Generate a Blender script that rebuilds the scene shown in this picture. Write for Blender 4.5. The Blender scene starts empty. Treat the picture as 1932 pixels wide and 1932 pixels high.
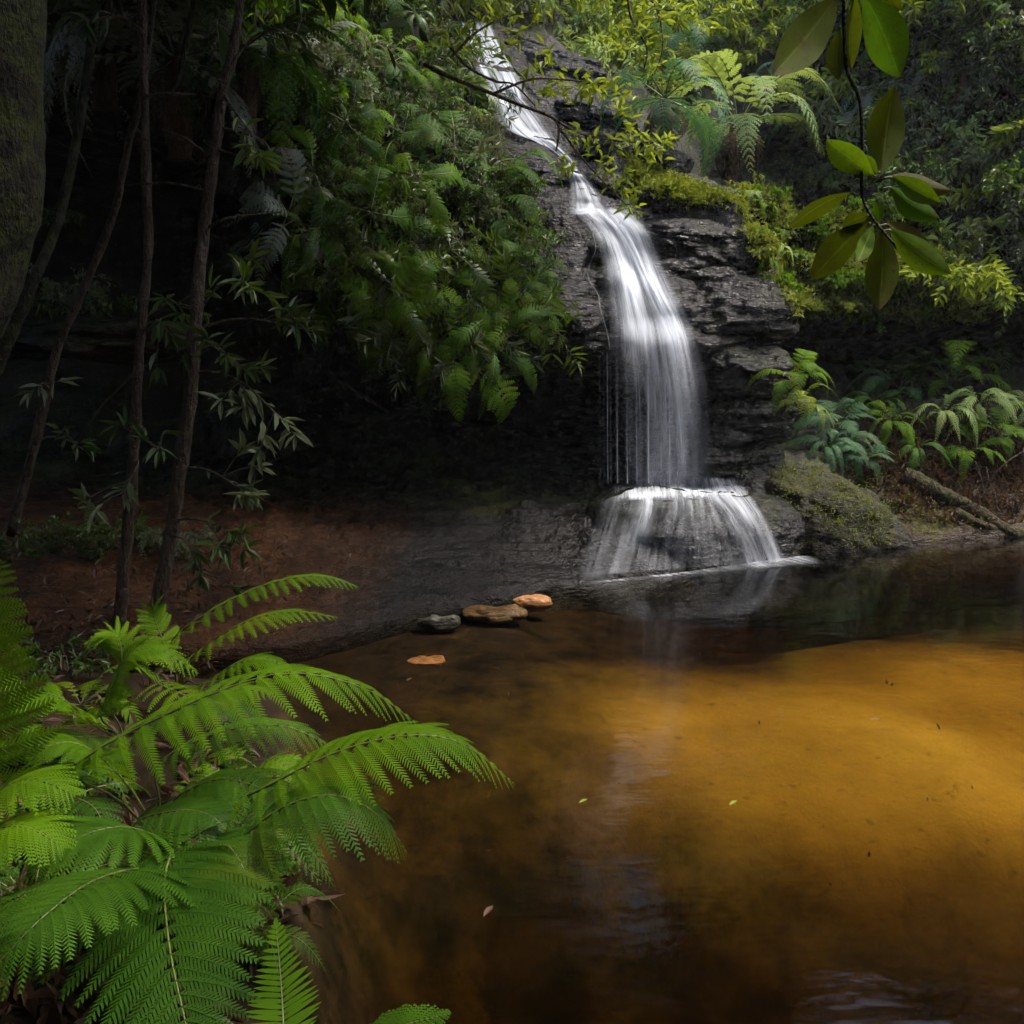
import bpy, math, random
import numpy as np
from mathutils import Vector, Matrix
from mathutils.bvhtree import BVHTree

random.seed(7)
RNG = np.random.default_rng(7)
SC = bpy.context.scene
COL = SC.collection
R = math.radians

# ------------------------------------------------------------------ camera, sky, sun, exposure
CAM_H, PITCH, FOV = 1.5, R(9.2), R(60.0)
cam_data = bpy.data.cameras.new("camera")
cam_data.sensor_fit = 'HORIZONTAL'
cam_data.angle = FOV
cam_data.clip_start, cam_data.clip_end = 0.02, 400.0
cam = bpy.data.objects.new("camera", cam_data)
COL.objects.link(cam)
cam.location = (0, 0, CAM_H)
cam.rotation_euler = (R(90) - PITCH, 0, 0)
SC.camera = cam

SUN_EL, SUN_AZ = R(60), R(92)          # azimuth clockwise from +Y (into the picture) towards +X
world = bpy.data.worlds.new("World")
SC.world = world
world.use_nodes = True
wn = world.node_tree.nodes
wn.clear()
w_out = wn.new("ShaderNodeOutputWorld")
w_bg = wn.new("ShaderNodeBackground")
w_sky = wn.new("ShaderNodeTexSky")
w_sky.sky_type = 'NISHITA'
w_sky.sun_disc = False
w_sky.sun_elevation, w_sky.sun_rotation = SUN_EL, SUN_AZ
w_sky.air_density, w_sky.dust_density, w_sky.ozone_density = 1.0, 4.0, 0.6
w_bg.inputs['Strength'].default_value = 0.15
world.node_tree.links.new(w_sky.outputs[0], w_bg.inputs[0])
world.node_tree.links.new(w_bg.outputs[0], w_out.inputs[0])

sun_data = bpy.data.lights.new("sun", 'SUN')
sun_data.energy = 1.5
sun_data.angle = R(14)
sun_data.color = (1.0, 0.95, 0.86)
sun = bpy.data.objects.new("sun", sun_data)
COL.objects.link(sun)
sun_vec = Vector((math.sin(SUN_AZ) * math.cos(SUN_EL), math.cos(SUN_AZ) * math.cos(SUN_EL), math.sin(SUN_EL)))
sun.rotation_euler = (-sun_vec).to_track_quat('-Z', 'Y').to_euler()

SC.view_settings.view_transform = 'Standard'
SC.view_settings.look = 'None'
SC.view_settings.exposure = 1.6
SC.view_settings.gamma = 1.0
SC.view_settings.use_curve_mapping = False
SC.render.engine = 'CYCLES'
SC.cycles.use_denoising = True
SC.cycles.max_bounces = 4
SC.cycles.diffuse_bounces = 2
SC.cycles.glossy_bounces = 2
SC.cycles.transmission_bounces = 2
SC.cycles.transparent_max_bounces = 16
SC.cycles.caustics_reflective = False
SC.cycles.caustics_refractive = False
SC.cycles.sample_clamp_indirect = 6.0
SC.cycles.use_adaptive_sampling = True
SC.cycles.adaptive_threshold = 0.03
SC.cycles.adaptive_min_samples = 16

# ------------------------------------------------------------------ helpers
W = 1932.0                      # the photograph's pixel frame used for taking measurements
FL = 0.5 / math.tan(FOV / 2)
CP, SP = math.cos(PITCH), math.sin(PITCH)
CAM = Vector((0, 0, CAM_H))

def ray(px, py):
    cx = (px / W - 0.5) / FL
    cy = (py / W - 0.5) / FL
    return Vector((cx, CP - cy * SP, -SP - cy * CP))

def P(px, py, Y):
    d = ray(px, py)
    return CAM + d * (Y / d.y)

def PZ(px, py, z):
    d = ray(px, py)
    return CAM + d * ((z - CAM_H) / d.z)

def link(o):
    COL.objects.link(o)
    return o

def setp(o, label=None, cat=None, group=None, kind=None):
    if label: o['label'] = label
    if cat: o['category'] = cat
    if group: o['group'] = group
    if kind: o['kind'] = kind
    return o

def empty(name, loc, label, cat, group=None):
    o = bpy.data.objects.new(name, None)
    o.empty_display_size = 0.1
    o.location = loc
    link(o)
    return setp(o, label, cat, group)

def mesh_np(name, V, F, smooth=False, uv=None, attr=None):
    """V: (n,3) array; F: list of (m,k) int arrays (k = 3 or 4)."""
    me = bpy.data.meshes.new(name)
    V = np.asarray(V, dtype=np.float32)
    if not isinstance(F, (list, tuple)): F = [F]
    F = [np.asarray(f, dtype=np.int32) for f in F if len(f)]
    nl = sum(f.size for f in F)
    npoly = sum(len(f) for f in F)
    me.vertices.add(len(V)); me.vertices.foreach_set('co', V.ravel())
    me.loops.add(nl); me.polygons.add(npoly)
    me.loops.foreach_set('vertex_index', np.concatenate([f.ravel() for f in F]))
    tot = np.concatenate([np.full(len(f), f.shape[1], np.int32) for f in F])
    start = np.concatenate([[0], np.cumsum(tot)[:-1]]).astype(np.int32)
    me.polygons.foreach_set('loop_start', start)
    me.polygons.foreach_set('loop_total', tot)
    me.polygons.foreach_set('use_smooth', np.full(npoly, smooth, dtype=bool))
    me.update(calc_edges=True)
    if uv is not None:
        idx = np.concatenate([f.ravel() for f in F])
        l = me.uv_layers.new(name="UVMap")
        l.data.foreach_set('uv', np.asarray(uv, np.float32)[idx].ravel())
    if attr:
        for k, a in attr.items():
            at = me.attributes.new(k, 'FLOAT', 'POINT')
            at.data.foreach_set('value', np.asarray(a, np.float32).ravel())
    me.validate()
    return me

def obj(name, me, mat, parent=None, loc=None):
    o = bpy.data.objects.new(name, me)
    if mat is not None and len(me.materials) == 0: me.materials.append(mat)
    link(o)
    if parent is not None: o.parent = parent
    if loc is not None: o.location = loc
    return o

# ---- numpy noise
def _hash(ix, iy, iz, seed):
    h = (ix.astype(np.int64) * 374761393 + iy.astype(np.int64) * 668265263 + iz.astype(np.int64) * 2147483647 + seed * 974711) & 0xffffffff
    h = ((h ^ (h >> 13)) * 1274126177) & 0xffffffff
    h = ((h ^ (h >> 16)) * 2246822519) & 0xffffffff
    return ((h ^ (h >> 15)) & 0xffffff) / float(0xffffff) * 2 - 1

def vnoise(p, seed=0):
    p = np.asarray(p, float)
    i = np.floor(p); f = p - i
    u = f * f * f * (f * (f * 6 - 15) + 10)
    ix, iy, iz = i[..., 0], i[..., 1], i[..., 2]
    out = 0
    for dx in (0, 1):
        wx = u[..., 0] if dx else 1 - u[..., 0]
        for dy in (0, 1):
            wy = u[..., 1] if dy else 1 - u[..., 1]
            for dz in (0, 1):
                wz = u[..., 2] if dz else 1 - u[..., 2]
                out = out + wx * wy * wz * _hash(ix + dx, iy + dy, iz + dz, seed)
    return out

def fbm(p, freq=1.0, octv=4, seed=0, gain=0.5, aniso=(1, 1, 1)):
    p = np.asarray(p, float) * np.asarray(aniso) * freq
    a, s = 1.0, 0
    for k in range(octv):
        s = s + a * vnoise(p + 17.3 * k, seed + k)
        p = p * 2.03; a *= gain
    return s

def grid_faces(nu, nv):
    a = np.arange(nu * nv).reshape(nu, nv)
    return np.stack([a[:-1, :-1], a[1:, :-1], a[1:, 1:], a[:-1, 1:]], -1).reshape(-1, 4)

def smooth_interp(xq, xs, ys):
    """cosine-eased interpolation of rows ys at xs"""
    xs = np.asarray(xs, float); ys = np.asarray(ys, float)
    k = np.clip(np.searchsorted(xs, xq) - 1, 0, len(xs) - 2)
    t = np.clip((xq - xs[k]) / (xs[k + 1] - xs[k]), 0, 1)
    t = t * t * (3 - 2 * t) * 0.6 + t * 0.4
    sh = (-1,) + (1,) * (ys.ndim - 1)
    t = t.reshape(sh)
    return ys[k] * (1 - t) + ys[k + 1] * t

def path_pts(pts, n):
    """Catmull-Rom through pts, n samples"""
    pts = np.array([list(p) for p in pts], float)
    m = len(pts)
    t = np.linspace(0, m - 1, n)
    k = np.clip(np.floor(t).astype(int), 0, m - 2)
    f = (t - k)[:, None]
    p0 = pts[np.maximum(k - 1, 0)]; p1 = pts[k]; p2 = pts[k + 1]; p3 = pts[np.minimum(k + 2, m - 1)]
    return 0.5 * (2 * p1 + (p2 - p0) * f + (2 * p0 - 5 * p1 + 4 * p2 - p3) * f ** 2 + (3 * p1 - p0 - 3 * p2 + p3) * f ** 3)

def tube(pts, radii, seg=8, rough=0.0, seed=0, cap=True):
    """tube round a polyline: V, [quads, tris]"""
    pts = np.asarray(pts, float); n = len(pts)
    radii = np.broadcast_to(np.asarray(radii, float), (n,)) if np.ndim(radii) < 1 or len(np.atleast_1d(radii)) != n else np.asarray(radii, float)
    T = np.gradient(pts, axis=0); T /= np.linalg.norm(T, axis=1, keepdims=True) + 1e-9
    ref = np.array([0.31, 0.17, 0.93]) if abs(T[:, 2]).mean() < 0.8 else np.array([0.95, 0.3, 0.05])
    A = np.cross(T, ref); A /= np.linalg.norm(A, axis=1, keepdims=True) + 1e-9
    B = np.cross(T, A)
    th = np.linspace(0, 2 * np.pi, seg, endpoint=False)
    V = pts[:, None] + radii[:, None, None] * (np.cos(th)[None, :, None] * A[:, None] + np.sin(th)[None, :, None] * B[:, None])
    if rough > 0:
        nz = fbm(V.reshape(-1, 3), 3.0 / max(radii.max(), 1e-3) * 0.25, 3, seed).reshape(n, seg, 1)
        V = V + (V - pts[:, None]) * nz * rough
    V = V.reshape(-1, 3)
    a = np.arange(n * seg).reshape(n, seg)
    b = np.roll(a, -1, axis=1)
    F = np.stack([a[:-1], b[:-1], b[1:], a[1:]], -1).reshape(-1, 4)
    tr = []
    if cap:
        V = np.vstack([V, pts[0], pts[-1]])
        c0, c1 = n * seg, n * seg + 1
        tr = np.concatenate([np.stack([b[0], a[0], np.full(seg, c0)], -1), np.stack([a[-1], b[-1], np.full(seg, c1)], -1)])
    return V, [F, tr] if cap else [F]

class Acc:
    """collects pieces into one mesh"""
    def __init__(s): s.V = []; s.Q = []; s.T = []; s.n = 0; s.UV = []
    def add(s, V, F, uv=None):
        if not isinstance(F, (list, tuple)): F = [F]
        for f in F:
            f = np.asarray(f)
            if len(f) == 0: continue
            (s.Q if f.shape[1] == 4 else s.T).append(f + s.n)
        s.V.append(np.asarray(V)); s.n += len(V)
        if uv is not None: s.UV.append(uv)
    def mesh(s, name, smooth=False):
        F = []
        if s.Q: F.append(np.concatenate(s.Q))
        if s.T: F.append(np.concatenate(s.T))
        return mesh_np(name, np.concatenate(s.V), F, smooth, uv=np.concatenate(s.UV) if s.UV else None)

# ------------------------------------------------------------------ materials
class Mat:
    def __init__(s, name):
        s.m = bpy.data.materials.new(name); s.m.use_nodes = True
        s.nt = s.m.node_tree; s.N = s.nt.nodes; s.N.clear()
        s.out = s.N.new("ShaderNodeOutputMaterial")
    def n(s, t, **kw):
        nd = s.N.new("ShaderNode" + t)
        for k, v in kw.items():
            if k.startswith('i_'):
                key = k[2:]
                key = int(key) if key.isdigit() else key.replace('_', ' ')
                nd.inputs[key].default_value = v
            else: setattr(nd, k, v)
        return nd
    def l(s, a, b): s.nt.links.new(a, b)
    def noise(s, scale, detail=4, rough=0.55, vec=None, dist=0.0):
        t = s.n("TexNoise", i_Scale=scale, i_Detail=detail, i_Roughness=rough, i_Distortion=dist)
        if vec is not None: s.l(vec, t.inputs['Vector'])
        return t.outputs['Fac']
    def ramp(s, fac, stops, interp='LINEAR'):
        r = s.n("ValToRGB"); e = r.color_ramp.elements
        r.color_ramp.interpolation = interp
        while len(e) < len(stops): e.new(0.5)
        for q, (p, c) in zip(e, stops):
            q.position = p
            q.color = (c[0], c[1], c[2], 1) if hasattr(c, '__len__') else (c, c, c, 1)
        s.l(fac, r.inputs[0]); return r.outputs[0]
    def mix(s, fac, a, b, mode='MIX'):
        m = s.n("MixRGB", blend_type=mode)
        for k, v in ((0, fac), (1, a), (2, b)):
            if hasattr(v, 'default_value') or hasattr(v, 'links'): s.l(v, m.inputs[k])
            elif k == 0: m.inputs[0].default_value = v
            else: m.inputs[k].default_value = (v[0], v[1], v[2], 1)
        return m.outputs[0]
    def math(s, op, a, b=None, clamp=False):
        m = s.n("Math", operation=op, use_clamp=clamp)
        for k, v in ((0, a), (1, b)):
            if v is None: continue
            if hasattr(v, 'links'): s.l(v, m.inputs[k])
            else: m.inputs[k].default_value = v
        return m.outputs[0]
    def bump(s, h, strength=0.5, dist=0.05, normal=None):
        b = s.n("Bump", i_Strength=strength, i_Distance=dist)
        s.l(h, b.inputs['Height'])
        if normal is not None: s.l(normal, b.inputs['Normal'])
        return b.outputs[0]

def scaled_pos(M, sx, sy, sz):
    g = M.n("NewGeometry")
    mp = M.n("Mapping"); mp.inputs['Scale'].default_value = (sx, sy, sz)
    M.l(g.outputs['Position'], mp.inputs['Vector'])
    return mp.outputs[0], g

def rock_material(name, dark, mid, rust, moss_amt, rough=(0.22, 0.5), moss_col=(0.045, 0.075, 0.012), bump=0.7, shelf=False):
    M = Mat(name)
    pos, g = scaled_pos(M, 1, 1, 1)
    st, _ = scaled_pos(M, 1.2, 1.2, 7)
    n1 = M.noise(2.6, 4, 0.62, pos)
    n2 = M.noise(3.0, 3, 0.6, st)
    n3 = M.noise(24, 3, 0.65, pos)
    base = M.ramp(n2, [(0.32, dark), (0.68, mid)])
    base = M.mix(M.ramp(n1, [(0.5, 0.0), (0.72, 0.75)]), base, rust)
    base = M.mix(M.ramp(n3, [(0.35, 0.55), (0.65, 0.0)]), base, tuple(c * 0.4 for c in dark))
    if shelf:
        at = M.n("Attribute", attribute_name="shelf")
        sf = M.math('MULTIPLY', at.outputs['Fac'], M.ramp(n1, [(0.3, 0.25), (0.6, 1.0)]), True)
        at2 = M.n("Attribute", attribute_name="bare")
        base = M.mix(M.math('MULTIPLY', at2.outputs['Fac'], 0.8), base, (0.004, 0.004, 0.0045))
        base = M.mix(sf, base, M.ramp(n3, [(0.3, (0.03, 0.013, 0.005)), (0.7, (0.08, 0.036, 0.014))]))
    sep = M.n("SeparateXYZ"); M.l(g.outputs['Normal'], sep.inputs[0])
    up = M.math('MULTIPLY', M.math('ADD', sep.outputs[2], 0.35), 0.8, True)
    mossn = M.ramp(M.math('ADD', M.math('MULTIPLY', n1, 0.7), M.math('MULTIPLY', n3, 0.3)), [(0.45, 0.0), (0.58, 1.0)])
    mf = M.math('MULTIPLY', M.math('MULTIPLY', up, mossn), moss_amt, True)
    if shelf:
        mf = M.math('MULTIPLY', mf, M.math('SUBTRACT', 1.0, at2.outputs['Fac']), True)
    col = M.mix(mf, base, M.mix(n3, moss_col, tuple(c * 2.2 for c in moss_col)))
    b = M.n("BsdfPrincipled")
    M.l(col, b.inputs['Base Color'])
    b.inputs['Specular IOR Level'].default_value = 0.26
    rr = M.ramp(n2, [(0.35, rough[0]), (0.65, rough[1])])
    if shelf:
        at3 = M.n("Attribute", attribute_name="wet")
        rr = M.mix(M.math('MULTIPLY', M.math('MULTIPLY', at2.outputs['Fac'], at3.outputs['Fac']), 0.75, True), rr, (0.17, 0.17, 0.17))
        M.l(M.math('ADD', M.math('MULTIPLY', at3.outputs['Fac'], 0.16), 0.10), b.inputs['Specular IOR Level'])
    M.l(M.mix(mf, rr, (0.9, 0.9, 0.9)), b.inputs['Roughness'])
    st2, _ = scaled_pos(M, 6, 6, 22)
    hb = M.math('ADD', M.math('MULTIPLY', M.noise(14, 4, 0.75, pos), 0.9), M.math('MULTIPLY', M.noise(1.6, 3, 0.7, st2), 0.8))
    M.l(M.bump(hb, bump, 0.06), b.inputs['Normal'])
    M.l(b.outputs[0], M.out.inputs[0])
    return M.m

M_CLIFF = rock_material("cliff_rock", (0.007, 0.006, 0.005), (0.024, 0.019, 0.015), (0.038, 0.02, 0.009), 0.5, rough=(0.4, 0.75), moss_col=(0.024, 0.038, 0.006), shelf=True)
M_WET = rock_material("wet_rock", (0.004, 0.004, 0.0045), (0.016, 0.015, 0.0145), (0.024, 0.015, 0.008), 0.10, rough=(0.08, 0.28), bump=0.75)
M_MOSSROCK = rock_material("mossy_rock", (0.010, 0.009, 0.006), (0.03, 0.023, 0.012), (0.055, 0.03, 0.010), 0.6, rough=(0.45, 0.8), moss_col=(0.026, 0.03, 0.006), bump=1.0)

def ground_material():
    M = Mat("creek_ground")
    pos, g = scaled_pos(M, 1, 1, 1)
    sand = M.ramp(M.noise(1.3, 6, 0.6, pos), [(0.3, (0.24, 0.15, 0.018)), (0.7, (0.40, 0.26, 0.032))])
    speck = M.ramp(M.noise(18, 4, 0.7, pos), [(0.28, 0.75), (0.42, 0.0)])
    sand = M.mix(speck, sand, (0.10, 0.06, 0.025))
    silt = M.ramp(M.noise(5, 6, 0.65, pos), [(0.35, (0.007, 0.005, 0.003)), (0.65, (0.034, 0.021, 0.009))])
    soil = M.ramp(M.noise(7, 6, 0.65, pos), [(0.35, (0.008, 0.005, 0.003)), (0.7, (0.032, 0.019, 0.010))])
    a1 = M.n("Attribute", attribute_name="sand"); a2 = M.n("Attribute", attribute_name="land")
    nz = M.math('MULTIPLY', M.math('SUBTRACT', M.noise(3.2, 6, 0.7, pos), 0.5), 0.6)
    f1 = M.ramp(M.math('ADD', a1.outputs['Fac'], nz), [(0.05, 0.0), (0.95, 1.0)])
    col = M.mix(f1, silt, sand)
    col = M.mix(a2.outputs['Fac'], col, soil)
    b = M.n("BsdfPrincipled", i_Roughness=0.95)
    b.inputs["Specular IOR Level"].default_value = 0.1
    M.l(col, b.inputs['Base Color'])
    hb = M.math('ADD', M.noise(14, 5, 0.65, pos), M.math('MULTIPLY', M.noise(60, 3, 0.6, pos), 0.4))
    M.l(M.bump(hb, 0.25, 0.03), b.inputs['Normal'])
    M.l(b.outputs[0], M.out.inputs[0])
    return M.m
M_GROUND = ground_material()

def water_material():
    M = Mat("pool_water")
    pos, _ = scaled_pos(M, 1.0, 2.2, 1)
    h = M.math('ADD', M.noise(2.5, 3, 0.5, pos), M.math('MULTIPLY', M.noise(9, 2, 0.5, pos), 0.25))
    nrm = M.bump(h, 0.05, 0.08)
    fr = M.n("Fresnel", i_IOR=1.33); M.l(nrm, fr.inputs['Normal'])
    tr = M.n("BsdfTransparent"); tr.inputs[0].default_value = (0.97, 0.97, 0.96, 1)
    gl = M.n("BsdfGlossy", i_Roughness=0.10); M.l(nrm, gl.inputs['Normal'])
    mx = M.n("MixShader"); M.l(fr.outputs[0], mx.inputs[0]); M.l(tr.outputs[0], mx.inputs[1]); M.l(gl.outputs[0], mx.inputs[2])
    M.l(mx.outputs[0], M.out.inputs['Surface'])
    va = M.n("VolumeAbsorption", i_Density=1.0)
    va.inputs['Color'].default_value = (0.42, 0.0, 0.0, 1)
    # absorption per metre comes from (1 - colour) * density
    va.inputs['Color'].default_value = (0.56, 0.40, -2.6, 1)
    va.inputs['Density'].default_value = 1.7
    M.l(va.outputs[0], M.out.inputs['Volume'])
    return M.m
M_WATER = water_material()

def fall_material():
    M = Mat("falling_water")
    uv = M.n("UVMap", uv_map="UVMap")
    mp = M.n("Mapping"); mp.inputs['Scale'].default_value = (22, 0.9, 1)
    M.l(uv.outputs[0], mp.inputs[0])
    s1 = M.noise(1.0, 5, 0.62, mp.outputs[0], 0.3)
    mp2 = M.n("Mapping"); mp2.inputs['Scale'].default_value = (5, 1.3, 1); M.l(uv.outputs[0], mp2.inputs[0])
    s2 = M.noise(1.0, 3, 0.55, mp2.outputs[0])
    st = M.math('MULTIPLY', M.ramp(s1, [(0.38, 0.04), (0.66, 1.0)]), M.ramp(s2, [(0.30, 0.35), (0.62, 1.0)]))
    d = M.n("Attribute", attribute_name="dens")
    a = M.math('MULTIPLY', d.outputs['Fac'], M.math('ADD', M.math('MULTIPLY', st, 1.25), M.math('MULTIPLY', d.outputs['Fac'], 0.25)), True)
    df = M.n("BsdfDiffuse"); df.inputs[0].default_value = (0.80, 0.85, 0.93, 1)
    tl = M.n("BsdfTranslucent"); tl.inputs[0].default_value = (0.80, 0.85, 0.93, 1)
    m1 = M.n("MixShader", i_0=0.45); M.l(df.outputs[0], m1.inputs[1]); M.l(tl.outputs[0], m1.inputs[2])
    tr = M.n("BsdfTransparent")
    m2 = M.n("MixShader"); M.l(a, m2.inputs[0]); M.l(tr.outputs[0], m2.inputs[1]); M.l(m1.outputs[0], m2.inputs[2])
    M.l(m2.outputs[0], M.out.inputs[0])
    return M.m
M_FALL = fall_material()

def bark_material(name, a, b_, moss=0.0):
    M = Mat(name)
    pos, g = scaled_pos(M, 1, 1, 0.25)
    p2, _ = scaled_pos(M, 1, 1, 1)
    col = M.ramp(M.noise(26, 6, 0.65, pos), [(0.35, a), (0.65, b_)])
    if moss:
        mf = M.ramp(M.noise(11, 6, 0.75, p2), [(0.46, 0.0), (0.56, moss)])
        col = M.mix(mf, col, (0.035, 0.042, 0.009))
    b = M.n("BsdfPrincipled", i_Roughness=0.85)
    b.inputs["Specular IOR Level"].default_value = 0.2
    M.l(col, b.inputs['Base Color'])
    M.l(M.bump(M.math('ADD', M.noise(30, 5, 0.65, pos), M.noise(13, 4, 0.7, p2)), 1.0, 0.05), b.inputs['Normal'])
    M.l(b.outputs[0], M.out.inputs[0])
    return M.m
M_BARK = bark_material("sapling_bark", (0.03, 0.019, 0.014), (0.085, 0.06, 0.045), 0.2)
M_BARKMOSS = bark_material("mossy_bark", (0.005, 0.0045, 0.003), (0.03, 0.026, 0.018), 0.85)
M_TWIG = bark_material("twig_bark", (0.05, 0.04, 0.03), (0.14, 0.11, 0.08))
M_DEAD = bark_material("dead_frond", (0.035, 0.02, 0.011), (0.13, 0.078, 0.042))
M_LOG = bark_material("log_wood", (0.03, 0.022, 0.014), (0.095, 0.07, 0.042), 0.95)

def leaf_material(name, a, b_, rough=0.42, trans=0.35, tcol=None, spec=0.5, veins=False):
    M = Mat(name)
    oi = M.n("ObjectInfo")
    pos, g = scaled_pos(M, 1, 1, 1)
    f = M.math('ADD', M.math('MULTIPLY', M.noise(7, 1, 0.6, pos), 0.8), M.math('MULTIPLY', M.math('SUBTRACT', oi.outputs['Random'], 0.5), 0.5))
    col = M.ramp(f, [(0.15, a), (0.75, b_)])
    if name.startswith("fern"):
        col = M.mix(M.ramp(M.noise(3.1, 2, 0.6, pos), [(0.56, 0.0), (0.74, 0.6)]), col, (b_[0] * 1.5 + .02, b_[1] * .85, b_[2]))
    if veins:
        uv = M.n("UVMap", uv_map="UVMap"); sx = M.n("SeparateXYZ"); M.l(uv.outputs[0], sx.inputs[0])
        au = M.math('ABSOLUTE', M.math('SUBTRACT', sx.outputs[0], 0.5))
        mid = M.ramp(au, [(0.012, 1.0), (0.035, 0.0)])
        lat = M.math('FRACT', M.math('SUBTRACT', M.math('MULTIPLY', sx.outputs[1], 11), M.math('MULTIPLY', au, 7)))
        lt = M.ramp(lat, [(0.0, 0.55), (0.09, 0.0)])
        col = M.mix(M.math('MAXIMUM', mid, lt), col, tuple(min(1, c * 1.5 + 0.02) for c in b_))
        blot = M.ramp(M.noise(34, 4, 0.7, pos), [(0.50, 0.0), (0.66, 0.8)])
        col = M.mix(blot, col, (0.055, 0.045, 0.006))
        spot = M.ramp(M.noise(150, 2, 0.6, pos), [(0.64, 0.0), (0.70, 0.9)])
        col = M.mix(spot, col, (0.02, 0.013, 0.004))
        col = M.mix(M.ramp(M.math('ADD', sx.outputs[1], M.math('MULTIPLY', au, .25)), [(0.9, 0.0), (1.05, 0.8)]), col, (0.05, 0.035, 0.008))
    b = M.n("BsdfPrincipled", i_Roughness=rough)
    b.inputs['Specular IOR Level'].default_value = spec
    M.l(col, b.inputs['Base Color'])
    tl = M.n("BsdfTranslucent")
    tc = tcol or tuple(c * k for c, k in zip(b_, (1.5, 1.4, 0.7)))
    M.l(M.mix(0.65, col, tc), tl.inputs[0])
    m = M.n("MixShader", i_0=trans); M.l(b.outputs[0], m.inputs[1]); M.l(tl.outputs[0], m.inputs[2])
    M.l(m.outputs[0], M.out.inputs[0])
    return M.m
M_FERN = leaf_material("fern_green", (0.05, 0.12, 0.002), (0.11, 0.215, 0.004), 0.6, 0.4, spec=.1)
M_FERNDK = leaf_material("fern_deep_green", (0.024, 0.07, 0.003), (0.055, 0.135, 0.006), 0.6, 0.35, spec=.15)
M_FERNBL = leaf_material("fern_blue_green", (0.03, 0.09, 0.035), (0.07, 0.17, 0.065), 0.6, 0.3, spec=.25)
M_FERNPALE = leaf_material("fern_pale_green", (0.14, 0.23, 0.06), (0.30, 0.40, 0.11), 0.6, 0.4, spec=.25)
M_FERNGREY = leaf_material("fern_grey_green", (0.10, 0.13, 0.10), (0.22, 0.26, 0.21), 0.6, 0.25, spec=.25)
M_LEAF = leaf_material("leaf_green", (0.035, 0.075, 0.006), (0.095, 0.16, 0.012), 0.38, 0.35)
M_LEAFDK = leaf_material("leaf_dark_green", (0.018, 0.04, 0.008), (0.05, 0.09, 0.016), 0.4, 0.25, spec=.3)
M_LEAFYL = leaf_material("leaf_yellow_green", (0.12, 0.19, 0.01), (0.26, 0.33, 0.02), 0.45, 0.45)
M_LEAFGR = leaf_material("leaf_grey_green", (0.07, 0.10, 0.045), (0.17, 0.20, 0.11), 0.42, 0.25, spec=.35)
M_LEAFBR = leaf_material("leaf_dead_brown", (0.03, 0.015, 0.008), (0.11, 0.055, 0.026), 0.6, 0.3)
M_MOSS = leaf_material("moss_green", (0.09, 0.13, 0.006), (0.20, 0.24, 0.012), 0.7, 0.35)
M_STEM = leaf_material("frond_stem", (0.06, 0.075, 0.015), (0.14, 0.16, 0.04), 0.5, 0.1)

# ------------------------------------------------------------------ pool outline and ground
SHORE = [(-1.05, -6.0), (-0.55, 0.0)] + [tuple(PZ(x, y, 0.0)[:2]) for x, y in
         ((560, 1900), (585, 1700), (575, 1500), (545, 1350), (500, 1240), (600, 1192), (735, 1162), (870, 1140), (1100, 1103), (1300, 1078), (1480, 1052), (1700, 1030), (1932, 1012))] + [(7.0, 8.6), (12.0, 9.5), (12.0, -6.0)]
SHORE = np.array(SHORE)

def shore_sd(x, y):
    """signed distance to the shoreline, positive inside the pool"""
    q = np.stack([x, y], -1)
    best = np.full(x.shape, 1e9); inside = np.zeros(x.shape, bool)
    n = len(SHORE)
    for i in range(n):
        a, b = SHORE[i], SHORE[(i + 1) % n]
        ab = b - a
        t = np.clip(((q - a) @ ab) / (ab @ ab), 0, 1)
        d = np.linalg.norm(q - (a + t[..., None] * ab), axis=-1)
        best = np.minimum(best, d)
        cond = ((a[1] > y) != (b[1] > y)) & (x < (b[0] - a[0]) * (y - a[1]) / (b[1] - a[1] + 1e-12) + a[0])
        inside ^= cond
    return np.where(inside, best, -best)

# bed soundings: photo position, bed height, how sandy it is
BED = [(1500, 1350, -.22, 1), (1750, 1400, -.20, 1), (1900, 1300, -.22, 1), (1200, 1330, -.20, 1), (1300, 1430, -.24, .9), (1100, 1250, -.16, .9), (1850, 1480, -.19, 1), (1450, 1480, -.25, .95),
       (950, 1300, -.14, .05), (850, 1400, -.16, 0), (750, 1260, -.07, .1), (1050, 1440, -.22, .2), (1010, 1360, -.2, .3), (900, 1250, -.12, .1), (1020, 1210, -.14, .3), (1150, 1480, -.26, .35),
       (1390, 1190, -.48, 0), (1340, 1185, -.42, 0), (1440, 1185, -.45, 0), (1390, 1215, -.36, 0), (1300, 1130, -.45, .2), (1500, 1120, -.8, .2), (1700, 1150, -1.3, .3), (1550, 1095, -1.1, .3), (1640, 1115, -1.3, .3), (1750, 1110, -1.4, .3), (1800, 1165, -1.2, .3), (1600, 1150, -.9, .4),
       (1900, 1130, -1.4, .3), (1950, 1200, -.9, .3), (1700, 1240, -.28, 1), (1850, 1265, -.26, 1), (1560, 1225, -.3, 1), (1850, 1080, -1.3, .3), (1450, 1105, -.8, .4), (1180, 1150, -.18, .6),
       (2100, 1150, -1.2, .4), (2200, 1400, -.25, 1)]
BED = [(x, y, max(z, -.20 - .0022 * max(0, 1265 - y)) if x > 1250 and y < 1265 else z, q) for x, y, z, q in BED]
bp = np.array([list(PZ(x, y, z)[:2]) for x, y, z, s in BED]); bz = np.array([b[2] for b in BED]); bs = np.array([b[3] for b in BED])
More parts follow.
